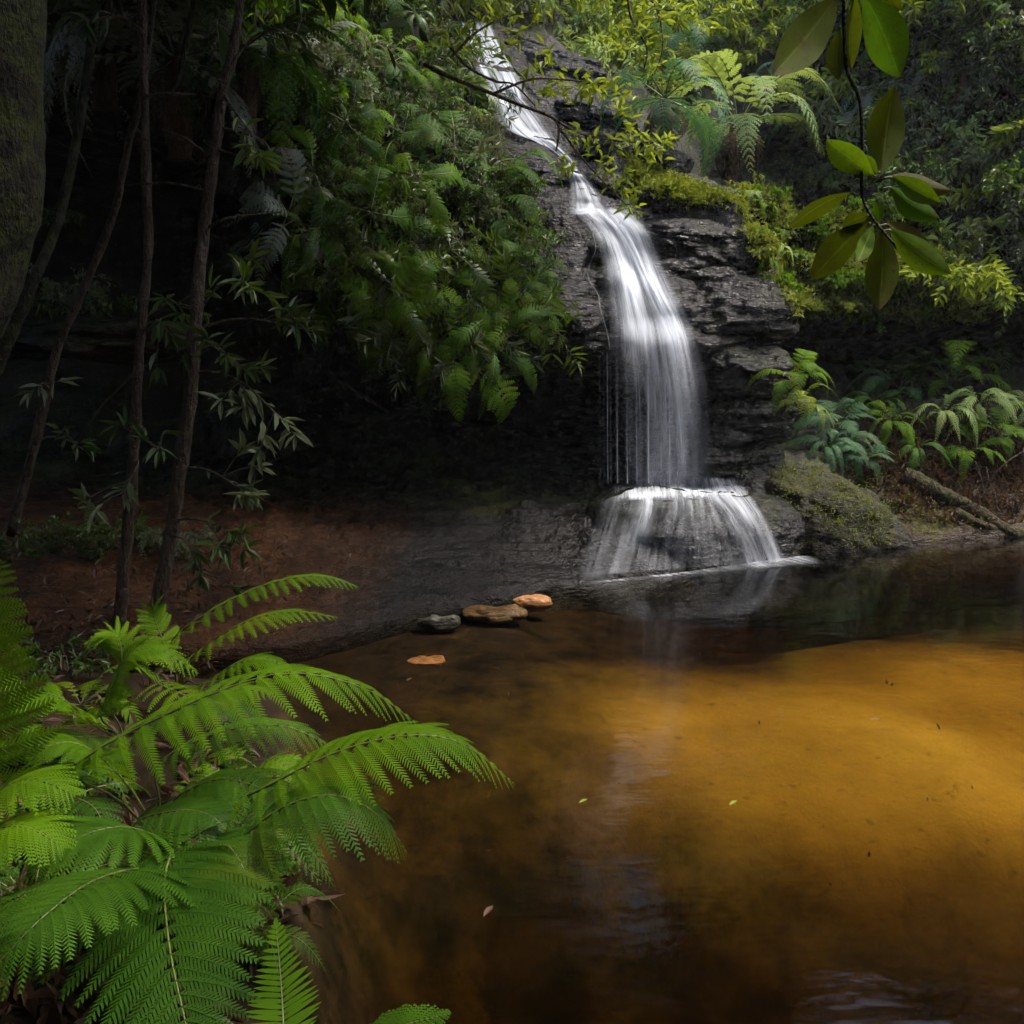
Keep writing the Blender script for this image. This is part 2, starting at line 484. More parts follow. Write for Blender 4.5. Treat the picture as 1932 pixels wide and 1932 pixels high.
NEAR = [(1.3, 3.55, -.24, 1), (1.9, 3.4, -.22, 1), (2.5, 3.35, -.22, 1), (3.3, 3.3, -.25, 1), (.8, 3.7, -.3, .45), (.35, 3.8, -.3, .15), (-.2, 3.5, -.25, .1), (-.35, 3.0, -.3, .05), (.1, 3.1, -.55, 0), (.6, 3.2, -.5, 0), (1.1, 3.15, -.5, .1), (1.7, 3.0, -.5, .1), (2.4, 2.95, -.5, .1), (3.2, 2.9, -.5, .1),
        (-.35, 2.2, -.6, 0), (.1, 2.6, -1.0, 0), (.7, 2.7, -1.0, 0), (1.2, 2.6, -1.0, 0), (1.8, 2.5, -1.0, 0), (2.6, 2.4, -1.0, 0), (3.4, 2.3, -1.0, 0), (.5, 2.0, -1.4, 0), (1.4, 2.0, -1.4, 0), (2.4, 1.8, -1.4, 0), (-.2, 1.3, -1.4, 0), (.5, 1.5, -1.5, 0), (1.2, 1.4, -1.5, 0), (2.0, 1.2, -1.5, 0), (-.3, .4, -1.5, 0), (.6, .6, -1.5, 0), (1.6, .6, -1.5, 0), (2.8, .8, -1.5, 0), (0, -2, -1.5, 0), (3, -1, -1.5, 0), (5, 1, -1.4, 0)]
bp = np.vstack([bp, [n[:2] for n in NEAR]]); bz = np.append(bz, [n[2] for n in NEAR]); bs = np.append(bs, [n[3] for n in NEAR])

def ground_height(x, y):
    sd = shore_sd(x, y)
    q = np.stack([x, y], -1)
    d2 = ((q[..., None, :] - bp) ** 2).sum(-1)
    w = 1 / (d2 + 0.10) ** 1.7
    zi = (w * bz).sum(-1) / w.sum(-1); w2 = w ** 1.25; sa = (w2 * bs).sum(-1) / w2.sum(-1)
    p3 = np.stack([x, y, x * 0], -1)
    z_in = zi * np.clip(sd / 0.35, 0, 1) ** 0.8 + fbm(p3, 1.6, 3, 5) * 0.03 * np.clip(sd / 0.3, 0, 1)
    out = np.clip(-sd, 0, None)
    z_out = 0.42 * (1 - np.exp(-out * 0.9)) + 0.10 * out * 0.6 + fbm(p3, 1.1, 4, 9) * 0.07 * np.clip(out * 2, 0, 1) + 0.012
    z_out = np.minimum(z_out, 1.4)
    line = np.where(x > -1.25, 4.62 + 0.56 * (x + 1.25), 4.62 + 0.12 * (x + 1.25))
    far = np.clip((y - line + 0.10) / 0.45, 0, 1)
    z_out = z_out * (1 - far) - 0.5 * far
    z_all = np.where(sd > 0, z_in, z_out)
    fm = np.clip((y - line + 0.95) / 0.9, 0, 1); fm = fm * fm * (3 - 2 * fm)
    deep = -0.10 - 0.12 * np.clip((x + 0.1) / 0.8, 0, 1) - 0.40 * np.clip((x - 0.6) / 1.6, 0, 1)
    z_all = z_all * (1 - fm) + deep * fm
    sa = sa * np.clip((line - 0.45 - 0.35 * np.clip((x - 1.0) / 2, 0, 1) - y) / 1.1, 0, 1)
    return z_all, sd, sa

def build_ground():
    xs = np.concatenate([np.linspace(-60, -6, 24)[:-1], np.linspace(-6, 6.5, 320), np.linspace(6.5, 60, 24)[1:]])
    ys = np.concatenate([np.linspace(-60, -1, 22)[:-1], np.linspace(-1, 9.0, 270), np.linspace(9.0, 60, 16)[1:]])
    X, Y = np.meshgrid(xs, ys, indexing='ij')
    Z, sd, sa = ground_height(X, Y)
    Z = np.where((Y > 9.2) , -1.5, Z)
    land = np.clip(-sd / 0.06, 0, 1)
    V = np.stack([X, Y, Z], -1).reshape(-1, 3)
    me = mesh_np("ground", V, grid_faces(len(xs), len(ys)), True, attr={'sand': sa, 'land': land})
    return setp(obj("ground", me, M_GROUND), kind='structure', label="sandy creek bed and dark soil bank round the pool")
GROUND = build_ground()

# ------------------------------------------------------------------ cliff: one continuous rock sheet through hand-set profiles
# each profile runs from under the water up the rock to the hillside: (depth Y, height Z)
PROF = {
 -14.0: [(3.0,-.6),(3.4,.1),(4.0,.35),(5.2,.5),(7.2,.7),(8.9,.9),(9.5,1.9),(9.4,3.5),(7.6,3.8),(7.2,4.0),(7.4,4.4),(7.9,4.9),(8.7,5.6),(10,6.6),(11.5,7.8),(14,9.5),(22,13)],
 -5.0: [(3.6,-.6),(3.9,.1),(4.3,.30),(5.4,.45),(7.4,.6),(8.9,.8),(9.6,1.8),(9.5,3.4),(7.6,3.7),(7.2,3.9),(7.4,4.3),(7.9,4.7),(8.6,5.2),(9.6,6.0),(11,7.0),(14,8.8),(22,12)],
 -2.6: [(4.0,-.6),(4.3,.08),(4.8,.18),(5.8,.3),(7.4,.42),(8.9,.6),(9.6,1.5),(9.4,3.1),(7.6,3.3),(7.2,3.5),(7.4,3.9),(7.9,4.3),(8.6,4.9),(9.6,5.6),(11,6.4),(14,8.3),(22,12)],
  -1.3: [(4.58,-.8),(4.65,.0),(5.2,.10),(6.2,.18),(7.4,.30),(8.8,.5),(9.2,1.0),(9.0,1.65),(7.5,1.75),(7.1,1.9),(7.4,2.5),(7.9,3.2),(8.5,3.9),(9.5,4.7),(11,5.7),(14,7.5),(22,11.5)],
  -0.3: [(5.45,-.8),(5.52,.0),(5.9,.08),(6.5,.14),(7.4,.26),(8.6,.42),(9.0,.9),(8.8,1.5),(7.5,1.55),(7.15,1.72),(7.4,2.2),(7.9,2.8),(8.5,3.5),(9.5,4.3),(10.6,5.0),(12.6,6.3),(20,10.5)],
  0.45: [(5.98,-.8),(6.05,.0),(6.35,.07),(6.9,.18),(7.5,.34),(8.4,.42),(8.75,.85),(8.6,1.5),(7.55,1.58),(7.3,1.72),(7.45,2.1),(7.8,2.55),(8.3,3.05),(9.2,3.6),(10.3,4.4),(12.0,5.7),(20,10)],
  0.95: [(6.28,-.8),(6.35,.0),(6.6,.12),(7.0,.28),(7.6,.40),(8.1,.42),(8.4,.85),(8.3,1.5),(7.62,1.58),(7.48,1.72),(7.75,2.12),(8.0,2.2),(8.3,2.88),(8.75,3.0),(9.3,3.62),(10.4,4.35),(19,9.2)],
  1.6: [(6.63,-.8),(6.7,.0),(6.95,.16),(7.3,.34),(7.6,.41),(8.0,.43),(8.15,.9),(7.95,1.3),(7.75,1.5),(7.68,1.72),(7.85,2.12),(8.05,2.25),(8.35,2.85),(8.8,3.0),(9.4,3.35),(10.6,4.1),(19,9.0)],
  2.2: [(6.99,-1.7),(7.05,.0),(7.3,.28),(7.6,.46),(7.85,.6),(8.0,.7),(8.05,1.0),(7.95,1.3),(7.9,1.6),(7.95,1.85),(8.05,2.2),(8.2,2.35),(8.5,2.75),(9.0,2.95),(9.7,3.2),(10.8,3.9),(19,9.0)],
  2.65: [(7.19,-1.7),(7.25,.0),(7.5,.26),(7.8,.46),(8.1,.62),(8.7,.8),(9.6,1.0),(9.8,1.75),(9.0,1.95),(8.8,2.12),(8.9,2.35),(9.1,2.5),(9.4,2.7),(9.8,2.95),(10.3,3.4),(11.3,4.4),(19,9.4)],
  3.3: [(7.44,-1.7),(7.5,.0),(7.7,.10),(7.95,.25),(8.3,.5),(8.75,1.05),(9.4,1.2),(10.4,1.6),(9.6,2.0),(9.3,2.12),(9.4,2.3),(9.7,2.5),(10.1,2.75),(10.6,3.3),(11.0,4.2),(11.6,5.2),(19,10)],
  4.6: [(7.79,-1.7),(7.85,.0),(8.0,.10),(8.2,.3),(8.45,.6),(8.8,1.1),(9.4,1.2),(10.4,1.6),(9.6,1.95),(9.2,2.08),(9.3,2.3),(9.6,2.5),(10.0,2.8),(10.4,3.5),(10.7,4.6),(11.2,6.0),(19,11)],
  6.5: [(8.24,-1.7),(8.3,.0),(8.45,.15),(8.6,.4),(8.8,.8),(9.0,1.2),(9.4,1.35),(9.8,1.9),(9.5,2.2),(9.2,2.5),(9.2,3.0),(9.4,3.6),(9.6,4.3),(9.9,5.2),(10.3,6.4),(11,8),(19,13)],
  14.0: [(9.0,-.6),(9.3,.0),(9.45,.2),(9.6,.6),(9.7,1.0),(9.8,1.4),(9.9,1.8),(10,2.2),(9.9,2.6),(9.9,3.0),(10,3.6),(10.2,4.3),(10.5,5.2),(11,6.4),(12,7.6),(13,9),(19,14)],
}

def build_cliff():
    xk = sorted(PROF); prof = np.array([PROF[k] for k in xk])
    xs = np.concatenate([np.linspace(-14, -3.2, 70)[:-1], np.linspace(-3.2, 5.2, 460), np.linspace(5.2, 14, 60)[1:]])
    nseg = [8, 16, 22, 30, 26, 18, 16, 24, 12, 26, 26, 30, 30, 36, 36, 40]
    C = smooth_interp(xs, xk, prof)                       # (nx, K, 2)
    rows = []
    for s, n in enumerate(nseg):
        t = np.linspace(0, 1, n, endpoint=False)
        p0 = C[:, max(s - 1, 0)]; p1 = C[:, s]; p2 = C[:, s + 1]; p3 = C[:, min(s + 2, C.shape[1] - 1)]
        for f in t:
            cr = 0.5 * (2 * p1 + (p2 - p0) * f + (2 * p0 - 5 * p1 + 4 * p2 - p3) * f ** 2 + (3 * p1 - p0 - 3 * p2 + p3) * f ** 3)
            ln = p1 * (1 - f) + p2 * f
            rows.append(0.5 * cr + 0.5 * ln)
    rows.append(C[:, -1])
    G = np.stack(rows, 1)                                  # (nx, nv, 2)
    X = np.repeat(xs[:, None], G.shape[1], 1)
    Pn = np.stack([X, G[..., 0], G[..., 1]], -1)
    du = np.gradient(Pn, axis=0); dv = np.gradient(Pn, axis=1)
    N = np.cross(du, dv); N /= np.linalg.norm(N, axis=-1, keepdims=True) + 1e-9
    shp = Pn.shape[:2]; flat = Pn.reshape(-1, 3)
    steep = (1 - np.abs(N[..., 2])).reshape(-1)
    big = fbm(flat, 0.9, 4, 21)
    strata = fbm(flat + 0.25 * fbm(flat, 0.7, 2, 31)[:, None], 1.0, 4, 41, 0.55, (0.55, 0.55, 4.2))
    strata = np.sign(strata) * np.abs(strata) ** 0.75
    fine = fbm(flat, 5.0, 5, 51, 0.55, (1, 1, 1.8))
    rip = fbm(flat, 2.6, 3, 61, 0.5, (0.45, 4.0, 2.0))
    zz = flat[:, 2]
    low = np.clip(zz / 0.35, 0.12, 1)
    d = big * 0.13 * low + strata * 0.15 * steep * low + fine * 0.035 * (0.12 + 0.88 * low) + rip * np.where(flat[:, 0] > -1.2, 0.022, 0.012) * np.clip((2.4 - flat[:, 0]) / .4, .3, 1)
    Pn = Pn + N * d.reshape(shp)[..., None]
    fl = np.clip((np.arange(shp[1])[None] - sum(nseg[:1])) / 8, 0, 1) * np.clip((sum(nseg[:5]) - np.arange(shp[1])[None]) / 12, 0, 1) * np.clip((2.0 - X) / .4, 0, 1) * np.clip((X + 3.0) / 1.0, 0, 1) * np.clip(Pn[..., 2] / .04, 0, 1) * .6
    zq = (Pn[..., 2] + (0.05 * fbm(Pn.reshape(-1, 3), 0.8, 3, 91, .5, (.35, 1.8, 1))).reshape(shp)) / 0.05
    kq = np.floor(zq); fq = np.clip((zq - kq - .7) / .3, 0, 1)
    Pn[..., 2] += fl * ((kq + fq * fq * (3 - 2 * fq)) - zq + .35) * 0.05
    Pn[..., 0] += (fbm(flat, 0.8, 3, 71) * 0.12 * low).reshape(shp)
    rowi = np.repeat(np.arange(shp[1])[None], shp[0], 0)
    seg_edge = np.cumsum([0] + nseg)
    floor_ = np.clip((rowi - seg_edge[0]) / 10, 0, 1) * np.clip((seg_edge[4] + 8 - rowi) / 14, 0, 1)
    shelf = floor_ * np.clip((-0.75 - X) / 0.7, 0, 1) + 1.0 * floor_ * np.clip((X - 2.9) / 0.3, 0, 1) * np.clip((seg_edge[6] - rowi) / 20, 0, 1) * .85
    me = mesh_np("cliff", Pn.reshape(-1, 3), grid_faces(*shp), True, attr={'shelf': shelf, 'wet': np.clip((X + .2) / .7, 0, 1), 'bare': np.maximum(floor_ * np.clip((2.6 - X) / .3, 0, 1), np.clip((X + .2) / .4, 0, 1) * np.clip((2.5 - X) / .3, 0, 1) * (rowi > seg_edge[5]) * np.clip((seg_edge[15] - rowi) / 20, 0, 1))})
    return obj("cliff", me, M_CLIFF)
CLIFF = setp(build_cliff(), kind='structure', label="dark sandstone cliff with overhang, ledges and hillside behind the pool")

def rock_mesh(name, size, seed, n=26, power=3.2, amp=0.10, strata=0.06, freq=1.6):
    """rounded block with layered relief; size = full extents"""
    A = Acc(); t = np.linspace(-1, 1, n)
    U, Vv = np.meshgrid(t, t, indexing='ij'); one = np.ones_like(U)
    f0 = grid_faces(n, n)
    for P_, flip in ((np.stack([U, Vv, one], -1), 0), (np.stack([U, Vv, -one], -1), 1), (np.stack([U, one, Vv], -1), 1),
                     (np.stack([U, -one, Vv], -1), 0), (np.stack([one, U, Vv], -1), 0), (np.stack([-one, U, Vv], -1), 1)):
        p = P_.reshape(-1, 3)
        A.add(p, f0[:, ::-1] if flip else f0)
    V = np.concatenate(A.V)
    r = (np.abs(V) ** power).sum(1) ** (1 / power)
    V = V / r[:, None]
    nrm = V / np.linalg.norm(V, axis=1, keepdims=True)
    s = np.array(size) / 2
    Wd = V * s
    q = Wd + seed * 3.7
    m = float(np.mean(s))
    Wd = Wd + nrm * (fbm(q, freq / m * 0.5, 4, seed) * amp * m)[:, None]
    Wd = Wd + nrm * np.array([1, 1, 0.2]) * (fbm(q, 1.5 / m, 3, seed + 5, 0.5, (0.5, 0.5, 2.2)) * strata * m)[:, None]
    Wd = Wd + nrm * (fbm(q, 9.0, 4, seed + 9) * 0.016)[:, None]
    Wd = Wd - nrm * (np.clip(0.16 - np.abs(fbm(q, 1.1 / m, 3, seed + 13, .5, (.6, .6, 2.2))), 0, 1) * 0.45 * amp / .12 * min(m, .4))[:, None]
    # weld the cube seams
    key = np.round(V * 4000).astype(np.int64); _, first, inv = np.unique(key, axis=0, return_index=True, return_inverse=True)
    inv = inv.ravel()
    F = inv[np.concatenate(A.Q)]
    return mesh_np(name, Wd[first], [F], True)

SLABS = []
def slab(px, py, Y, w, h, dp, seed, mat=None, rot=(0, 0, 0), name="rock_slab", power=3.6, amp=0.13, strata=0.11, n=46):
    """rock block: photo centre, depth, width and height in photo pixels, thickness in metres"""
    c = P(px, py, Y); m = Y / CP / FL / W
    o = obj(name, rock_mesh(name, (w * m, dp, h * m), seed, n, power, amp, strata), mat or M_WET, CLIFF)
    o.location = c; o.rotation_euler = [R(a) for a in rot]
    SLABS.append(o); return o

slab(1290, 408, 8.75, 215, 78, .95, 1, rot=(4, 8, 6))
slab(1350, 395, 9.05, 200, 60, .9, 2, rot=(0, 14, 10))
slab(1320, 472, 8.45, 240, 82, .9, 3, rot=(2, 7, 4))
slab(1290, 540, 8.28, 235, 70, .8, 4, rot=(0, 2, 2))
slab(1375, 600, 8.25, 235, 150, .9, 5, rot=(0, 3, 8), power=2.8)
slab(1400, 705, 8.12, 190, 110, .8, 6, rot=(0, 2, 6), power=2.8)
slab(1395, 800, 8.15, 190, 110, .8, 7, rot=(0, 0, 5), power=2.8)
slab(1385, 870, 8.05, 170, 70, .7, 8, rot=(0, 0, 0))
slab(1075, 360, 9.0, 190, 60, .8, 9, rot=(0, 8, -8))
slab(1085, 425, 8.5, 190, 62, .8, 10, rot=(0, 5, -6))
slab(1075, 478, 8.25, 190, 54, .8, 11, rot=(0, 2, -4))
slab(1090, 570, 7.95, 215, 120, .75, 12, rot=(0, -2, -6))
slab(1010, 300, 9.55, 150, 55, .7, 13, rot=(0, 12, -8))
slab(1120, 245, 10.2, 170, 60, .9, 14, rot=(0, 15, -8))
slab(1040, 140, 11.4, 190, 60, 1.0, 15, rot=(0, 12, 0))
slab(1195, 310, 9.6, 180, 60, .9, 16, rot=(0, 16, 0))
slab(1310, 1005, 7.35, 390, 160, 1.45, 17, rot=(0, 0, 26), name="base_rock", power=3.0, amp=.08, strata=.05, n=44)
slab(1555, 1015, 7.75, 350, 220, 1.2, 18, M_MOSSROCK, (0, 18, 20), "mossy_rock", 2.3, .12, .06, 40)
slab(1470, 930, 8.0, 190, 120, .9, 19, M_MOSSROCK, (0, 10, 10), "mossy_rock", 2.4, .14, .08)
slab(1630, 440, 9.9, 330, 60, .9, 20, M_CLIFF, (0, 2, 0), power=3)
slab(1640, 520, 9.6, 360, 66, .9, 21, M_CLIFF, (0, 3, 0), power=3)

bpy.context.view_layer.update()
def bvh_of(objs):
    Vs, Ps, n = [], [], 0
    for o in objs:
        me = o.data
        co = np.empty(len(me.vertices) * 3, np.float32); me.vertices.foreach_get('co', co); co = co.reshape(-1, 3)
        mw = np.array(o.matrix_world); co = co @ mw[:3, :3].T + mw[:3, 3]
        li = np.empty(len(me.loops), np.int32); me.loops.foreach_get('vertex_index', li)
        Vs.append(co); Ps.append(li.reshape(-1, 4) + n); n += len(co)
    return BVHTree.FromPolygons(np.concatenate(Vs).tolist(), np.concatenate(Ps).tolist())
ROCKS = bvh_of([CLIFF] + SLABS)
LAND = bvh_of([CLIFF, GROUND] + SLABS)

def hit(px, py, tree=None):
    d = ray(px, py).normalized()
    loc, nrm, idx, dist = (tree or LAND).ray_cast(CAM, d)
    if loc is None: return None, None
    if nrm.dot(d) > 0: nrm = -nrm
    return loc, nrm

def drop(x, y, tree=None, top=14.0):
    loc, nrm, idx, dist = (tree or LAND).ray_cast(Vector((x, y, top)), Vector((0, 0, -1)))
    return loc, nrm

# ------------------------------------------------------------------ pool water
def build_water():
    n = 60
    xs = np.linspace(-2.2, 12, n); ys = np.linspace(-8, 9.4, n)
    X, Y = np.meshgrid(xs, ys, indexing='ij')
    top = np.stack([X, Y, X * 0], -1).reshape(-1, 3); bot = top.copy(); bot[:, 2] = -2.4
    f = grid_faces(n, n); k = n * n
    a = np.arange(k).reshape(n, n)
    ring = np.concatenate([a[:, 0], a[-1, 1:], a[-2::-1, -1], a[0, -2:0:-1]])
    r2 = np.roll(ring, -1)
    sides = np.stack([ring, r2, r2 + k, ring + k], -1)[:, ::-1]
    me = mesh_np("pool_water", np.concatenate([top, bot]), [np.concatenate([f, f[:, ::-1] + k, sides])], False)
    return setp(obj("pool_water", me, M_WATER), kind='structure', label="still tea coloured pool water")
build_water()

# ------------------------------------------------------------------ waterfall
FALL = empty("waterfall", P(1300, 1075, 6.6), "silky white waterfall sliding down the dark rock ledges into the pool", "waterfall")

def inv_parent(o, parent):
    o.parent = parent
    o.matrix_parent_inverse = Matrix.Translation(-Vector(parent.location))
    return o

def part(name, me, mat, parent, kind=None):
    o = inv_parent(obj(name, me, mat), parent)
    if kind: o['kind'] = kind
    return o

def gsm(a, k, axis):
    """box smoothing"""
    for _ in range(2):
        pad = [(0, 0)] * a.ndim; pad[axis] = (k, k)
        b = np.pad(a, pad, mode='edge')
        a = np.mean([np.take(b, np.arange(i, i + a.shape[axis]), axis) for i in range(2 * k + 1)], axis=0)
    return a

def sheet(name, left, right, nu=26, nv=70, depth=None, dens=1.0, off=0.04, fade=(0.06, 0.08), edge=0.22, seed=0, sm=3, bulge=0.02):
    """a film of water between two photo-measured edges, laid on the rock (or at given depths where it falls free)"""
    L = path_pts([(x, y, 0) for x, y in left], nv)[:, :2]; Rr = path_pts([(x, y, 0) for x, y in right], nv)[:, :2]
    u = np.linspace(0, 1, nu)
    px = L[None] * (1 - u[:, None, None]) + Rr[None] * u[:, None, None]
    D = np.zeros((nu, nv))
    if depth is None:
        for i in range(nu):
            last = 8.0
            for j in range(nv):
                loc, _ = hit(px[i, j, 0], px[i, j, 1], ROCKS)
                if loc is not None: last = loc.y
                D[i, j] = last
        D = gsm(gsm(np.minimum.accumulate(D, axis=1), sm, 1), 2, 0)
    else:
        D[:] = np.interp(np.linspace(0, 1, nv), np.linspace(0, 1, len(depth)), depth)[None]
    D = D - off - bulge * np.sin(np.pi * u)[:, None] + fbm(np.stack([u[:, None] * 9 + 0 * D, np.linspace(0, 2, nv)[None] + 0 * D, 0 * D + seed], -1), 1, 2, seed) * 0.012
    V = np.zeros((nu, nv, 3))
    for i in range(nu):
        for j in range(nv):
            V[i, j] = P(px[i, j, 0], px[i, j, 1], D[i, j])
    vv = np.linspace(0, 1, nv)
    e = np.clip(np.minimum(u, 1 - u) / edge, 0, 1)
    e = e * e * (3 - 2 * e)
    wob = 0.75 + 0.25 * fbm(np.stack([u[:, None] * 6 + 0 * D, vv[None] * 3 + 0 * D, 0 * D + seed * 2.1], -1), 1, 2, seed + 3)
    fv = np.clip(vv / fade[0], 0, 1) * np.clip((1 - vv) / fade[1], 0, 1) if fade[1] > 0 else np.clip(vv / max(fade[0], 1e-3), 0, 1)
    dn = np.interp(vv, np.linspace(0, 1, len(dens)), dens) if hasattr(dens, '__len__') else np.full(nv, dens)
    a = e[:, None] * (fv * dn)[None] * wob
    wid = np.linalg.norm(V[-1] - V[0], axis=-1).mean(); ln = np.linalg.norm(np.diff(V[nu // 2], axis=0), axis=-1).sum()
    uv = np.stack([np.repeat(u[:, None], nv, 1) * wid + seed * 1.37, np.repeat(vv[None], nu, 0) * ln + seed * 0.7], -1)
    me = mesh_np(name, V.reshape(-1, 3), grid_faces(nu, nv), True, uv=uv.reshape(-1, 2), attr={'dens': a})
    return part(name, me, M_FALL, FALL)

sheet("upper_cascade", [(862, 40), (880, 90), (900, 140), (925, 185)], [(925, 40), (950, 90), (985, 140), (1000, 190)], dens=1.0, seed=1)
sheet("upper_cascade", [(925, 180), (935, 225), (960, 248), (1000, 262)], [(985, 180), (1030, 225), (1050, 262), (1055, 290)], dens=1.1, seed=2)
sheet("upper_cascade", [(985, 250), (1020, 270), (1060, 300), (1075, 330)], [(1035, 245), (1055, 270), (1080, 300), (1100, 330)], dens=.9, seed=3, nu=14)
sheet("middle_cascade", [(1065, 315), (1072, 350), (1070, 385), (1068, 405)], [(1088, 315), (1125, 350), (1150, 385), (1165, 405)], dens=1.2, seed=4, edge=.4, fade=(.06, .02))
for k, (dn, o) in enumerate(((1.0, .09), (.8, .13))):
    sheet("main_cascade", [(1068, 392), (1106, 430), (1128, 480), (1136, 540), (1142, 600), (1142, 670), (1142, 740)],
          [(1186, 392), (1228, 430), (1254, 490), (1286, 560), (1316, 630), (1336, 700), (1348, 760)], dens=[.9, 1.0, .9, 1.0, .85, .75, .7], seed=5 + k, nu=40, nv=100, off=o, fade=(.03, .22), edge=.30)
sheet("main_cascade", [(1120, 400), (1165, 450), (1195, 510), (1215, 560), (1235, 610), (1248, 680), (1252, 800)],
      [(1178, 400), (1212, 450), (1238, 510), (1268, 560), (1295, 610), (1316, 680), (1328, 800)], dens=[1.0, 1.3, 1.2, 1.3, .9, .5, .3], seed=8, nu=24, nv=80, off=.15, fade=(.03, .3), edge=.45)
for k, (dn, y, xl, xr) in enumerate(((.62, 7.50, 1165, 1340), (.55, 7.58, 1146, 1350), (.5, 7.66, 1205, 1335))):
    sheet("falling_curtain", [(xl, 640), (xl, 730), (xl - 2, 830), (xl - 4, 925)], [(xr - 30, 640), (xr - 6, 730), (xr + 4, 830), (xr + 10, 925)], nu=44, nv=60,
          depth=[y, y + .02, y + .05, y + .06], dens=[dn, dn, dn * .85, dn * .6], seed=10 + k, off=0, fade=(.28, .12), edge=.42)
sheet("lower_cascade", [(1195, 900), (1180, 960), (1150, 1010), (1125, 1085)], [(1400, 900), (1432, 960), (1462, 1010), (1488, 1056)], nu=60, nv=50, dens=[.85, .30, .24, .30], seed=14, off=.02, fade=(.04, .0), edge=.12, sm=1)
sheet("lower_cascade", [(1300, 915), (1345, 960), (1375, 1010), (1395, 1068)], [(1412, 915), (1445, 960), (1470, 1010), (1492, 1056)], nu=30, nv=50, dens=[1.1, .8, .75, .75], seed=15, off=.035, fade=(.04, .0), edge=.3, sm=1)
sheet("lower_cascade", [(1200, 922), (1196, 950), (1180, 990), (1160, 1040)], [(1235, 922), (1240, 950), (1235, 990), (1225, 1040)], nu=16, nv=40, dens=[1.2, 1.0, .7, .3], seed=16, off=.035, fade=(.04, .2), edge=.4, sm=1)
sheet("lower_cascade", [(1135, 935), (1120, 980), (1100, 1040), (1080, 1096)], [(1215, 930), (1205, 980), (1190, 1040), (1175, 1088)], nu=24, nv=40, dens=[.3, .26, .22, .25], seed=19, off=.03, fade=(.1, .1), edge=.3, sm=1)
sheet("crest_foam", [(1130, 915), (1130, 948)], [(1405, 908), (1412, 938)], nu=50, nv=16, dens=1.3, seed=17, off=.06, fade=(.35, .35), edge=.25, sm=0)

def strand(name, pts, w, dens=.8, seed=0):
    """a thin thread of falling water: a ribbon of two crossed strips"""
    q = path_pts(pts, 30); n = len(q)
    A = []; U = []; F = []; D = []
    for k, s in enumerate((np.array([1, 0, 0]), np.array([0, 1, 0]))):
        for e in (-1, 0, 1):
            A.append(q + s * w * e); U.append(np.stack([np.full(n, seed + e * .02 + k), np.linspace(0, 1, n)], -1)); D.append(np.full(n, dens if e == 0 else 0.0))
        b = k * 3 * n; i = np.arange(n - 1)
        for e in (0, 1): F.append(np.stack([b + e * n + i, b + e * n + i + 1, b + (e + 1) * n + i + 1, b + (e + 1) * n + i], -1))
    me = mesh_np(name, np.concatenate(A), [np.concatenate(F)], True, uv=np.concatenate(U), attr={'dens': np.concatenate(D)})
    return part(name, me, M_FALL, FALL)
for k, (x, dn, w) in enumerate(((1131, .3, .006), (1145, .5, .010), (1151, .3, .008), (1163, .5, .014), (1138, .2, .006), (1182, .5, .01), (1200, .5, .012), (1222, .7, .016), (1262, .6, .014))):
    strand("water_strand", [P(x, 655, 7.45), P(x + 1, 740, 7.45), P(x + 1, 830, 7.46), P(x + 2, 912, 7.47)], w, dn, k * .37)
tp = []
for x, y in ((1118, 440), (1124, 470), (1112, 500), (1110, 525), (1128, 555), (1132, 580), (1142, 615), (1148, 640), (1150, 660)):
    loc, _ = hit(x, y, ROCKS); tp.append(loc - ray(x, y) * .03)
strand("water_strand", tp, .007, .9, 4.4)

def foam_line():
    pts = np.array([list(PZ(x, y, 0.012)) for x, y in ((1110, 1100), (1200, 1091), (1300, 1080), (1400, 1066), (1480, 1054), (1530, 1049))])
    q = path_pts(pts, 90); n = len(q)
    t = np.linspace(0, 1, n)
    wd = 0.05 + 0.22 * np.clip((t - .35) / .5, 0, 1) * np.clip((1 - t) / .12, 0, 1) + 0.015 * fbm(np.stack([t * 30, t * 0, t * 0], -1), 1, 3, 3)
    dirs = np.array([0.45, -0.9, 0])
    rows = [q - dirs * 0.03, q + dirs * wd[:, None] * .3, q + dirs * wd[:, None]]
    br = np.clip(.6 + .5 * fbm(np.stack([t * 9, t * 0, t * 0 + 5], -1), 1, 3, 8), .15, 1)
    den = [br * .7, br * .55, np.zeros(n)]
    a = np.clip(t / .05, 0, 1) * np.clip((1 - t) / .1, 0, 1)
    V = np.stack(rows, 0); D = np.stack(den, 0) * a
    uv = np.stack([np.repeat(t[None] * 2.6, 3, 0), np.repeat(np.array([0, .2, .5])[:, None], n, 1)], -1)
    me = mesh_np("foam", V.reshape(-1, 3), grid_faces(3, n), True, uv=uv.reshape(-1, 2), attr={'dens': D})
    part("foam", me, M_FALL, FALL)
foam_line()

#@@VEGETATION
# ------------------------------------------------------------------ vegetation builders
def nrmz(a): return a / (np.linalg.norm(a, axis=-1, keepdims=True) + 1e-9)

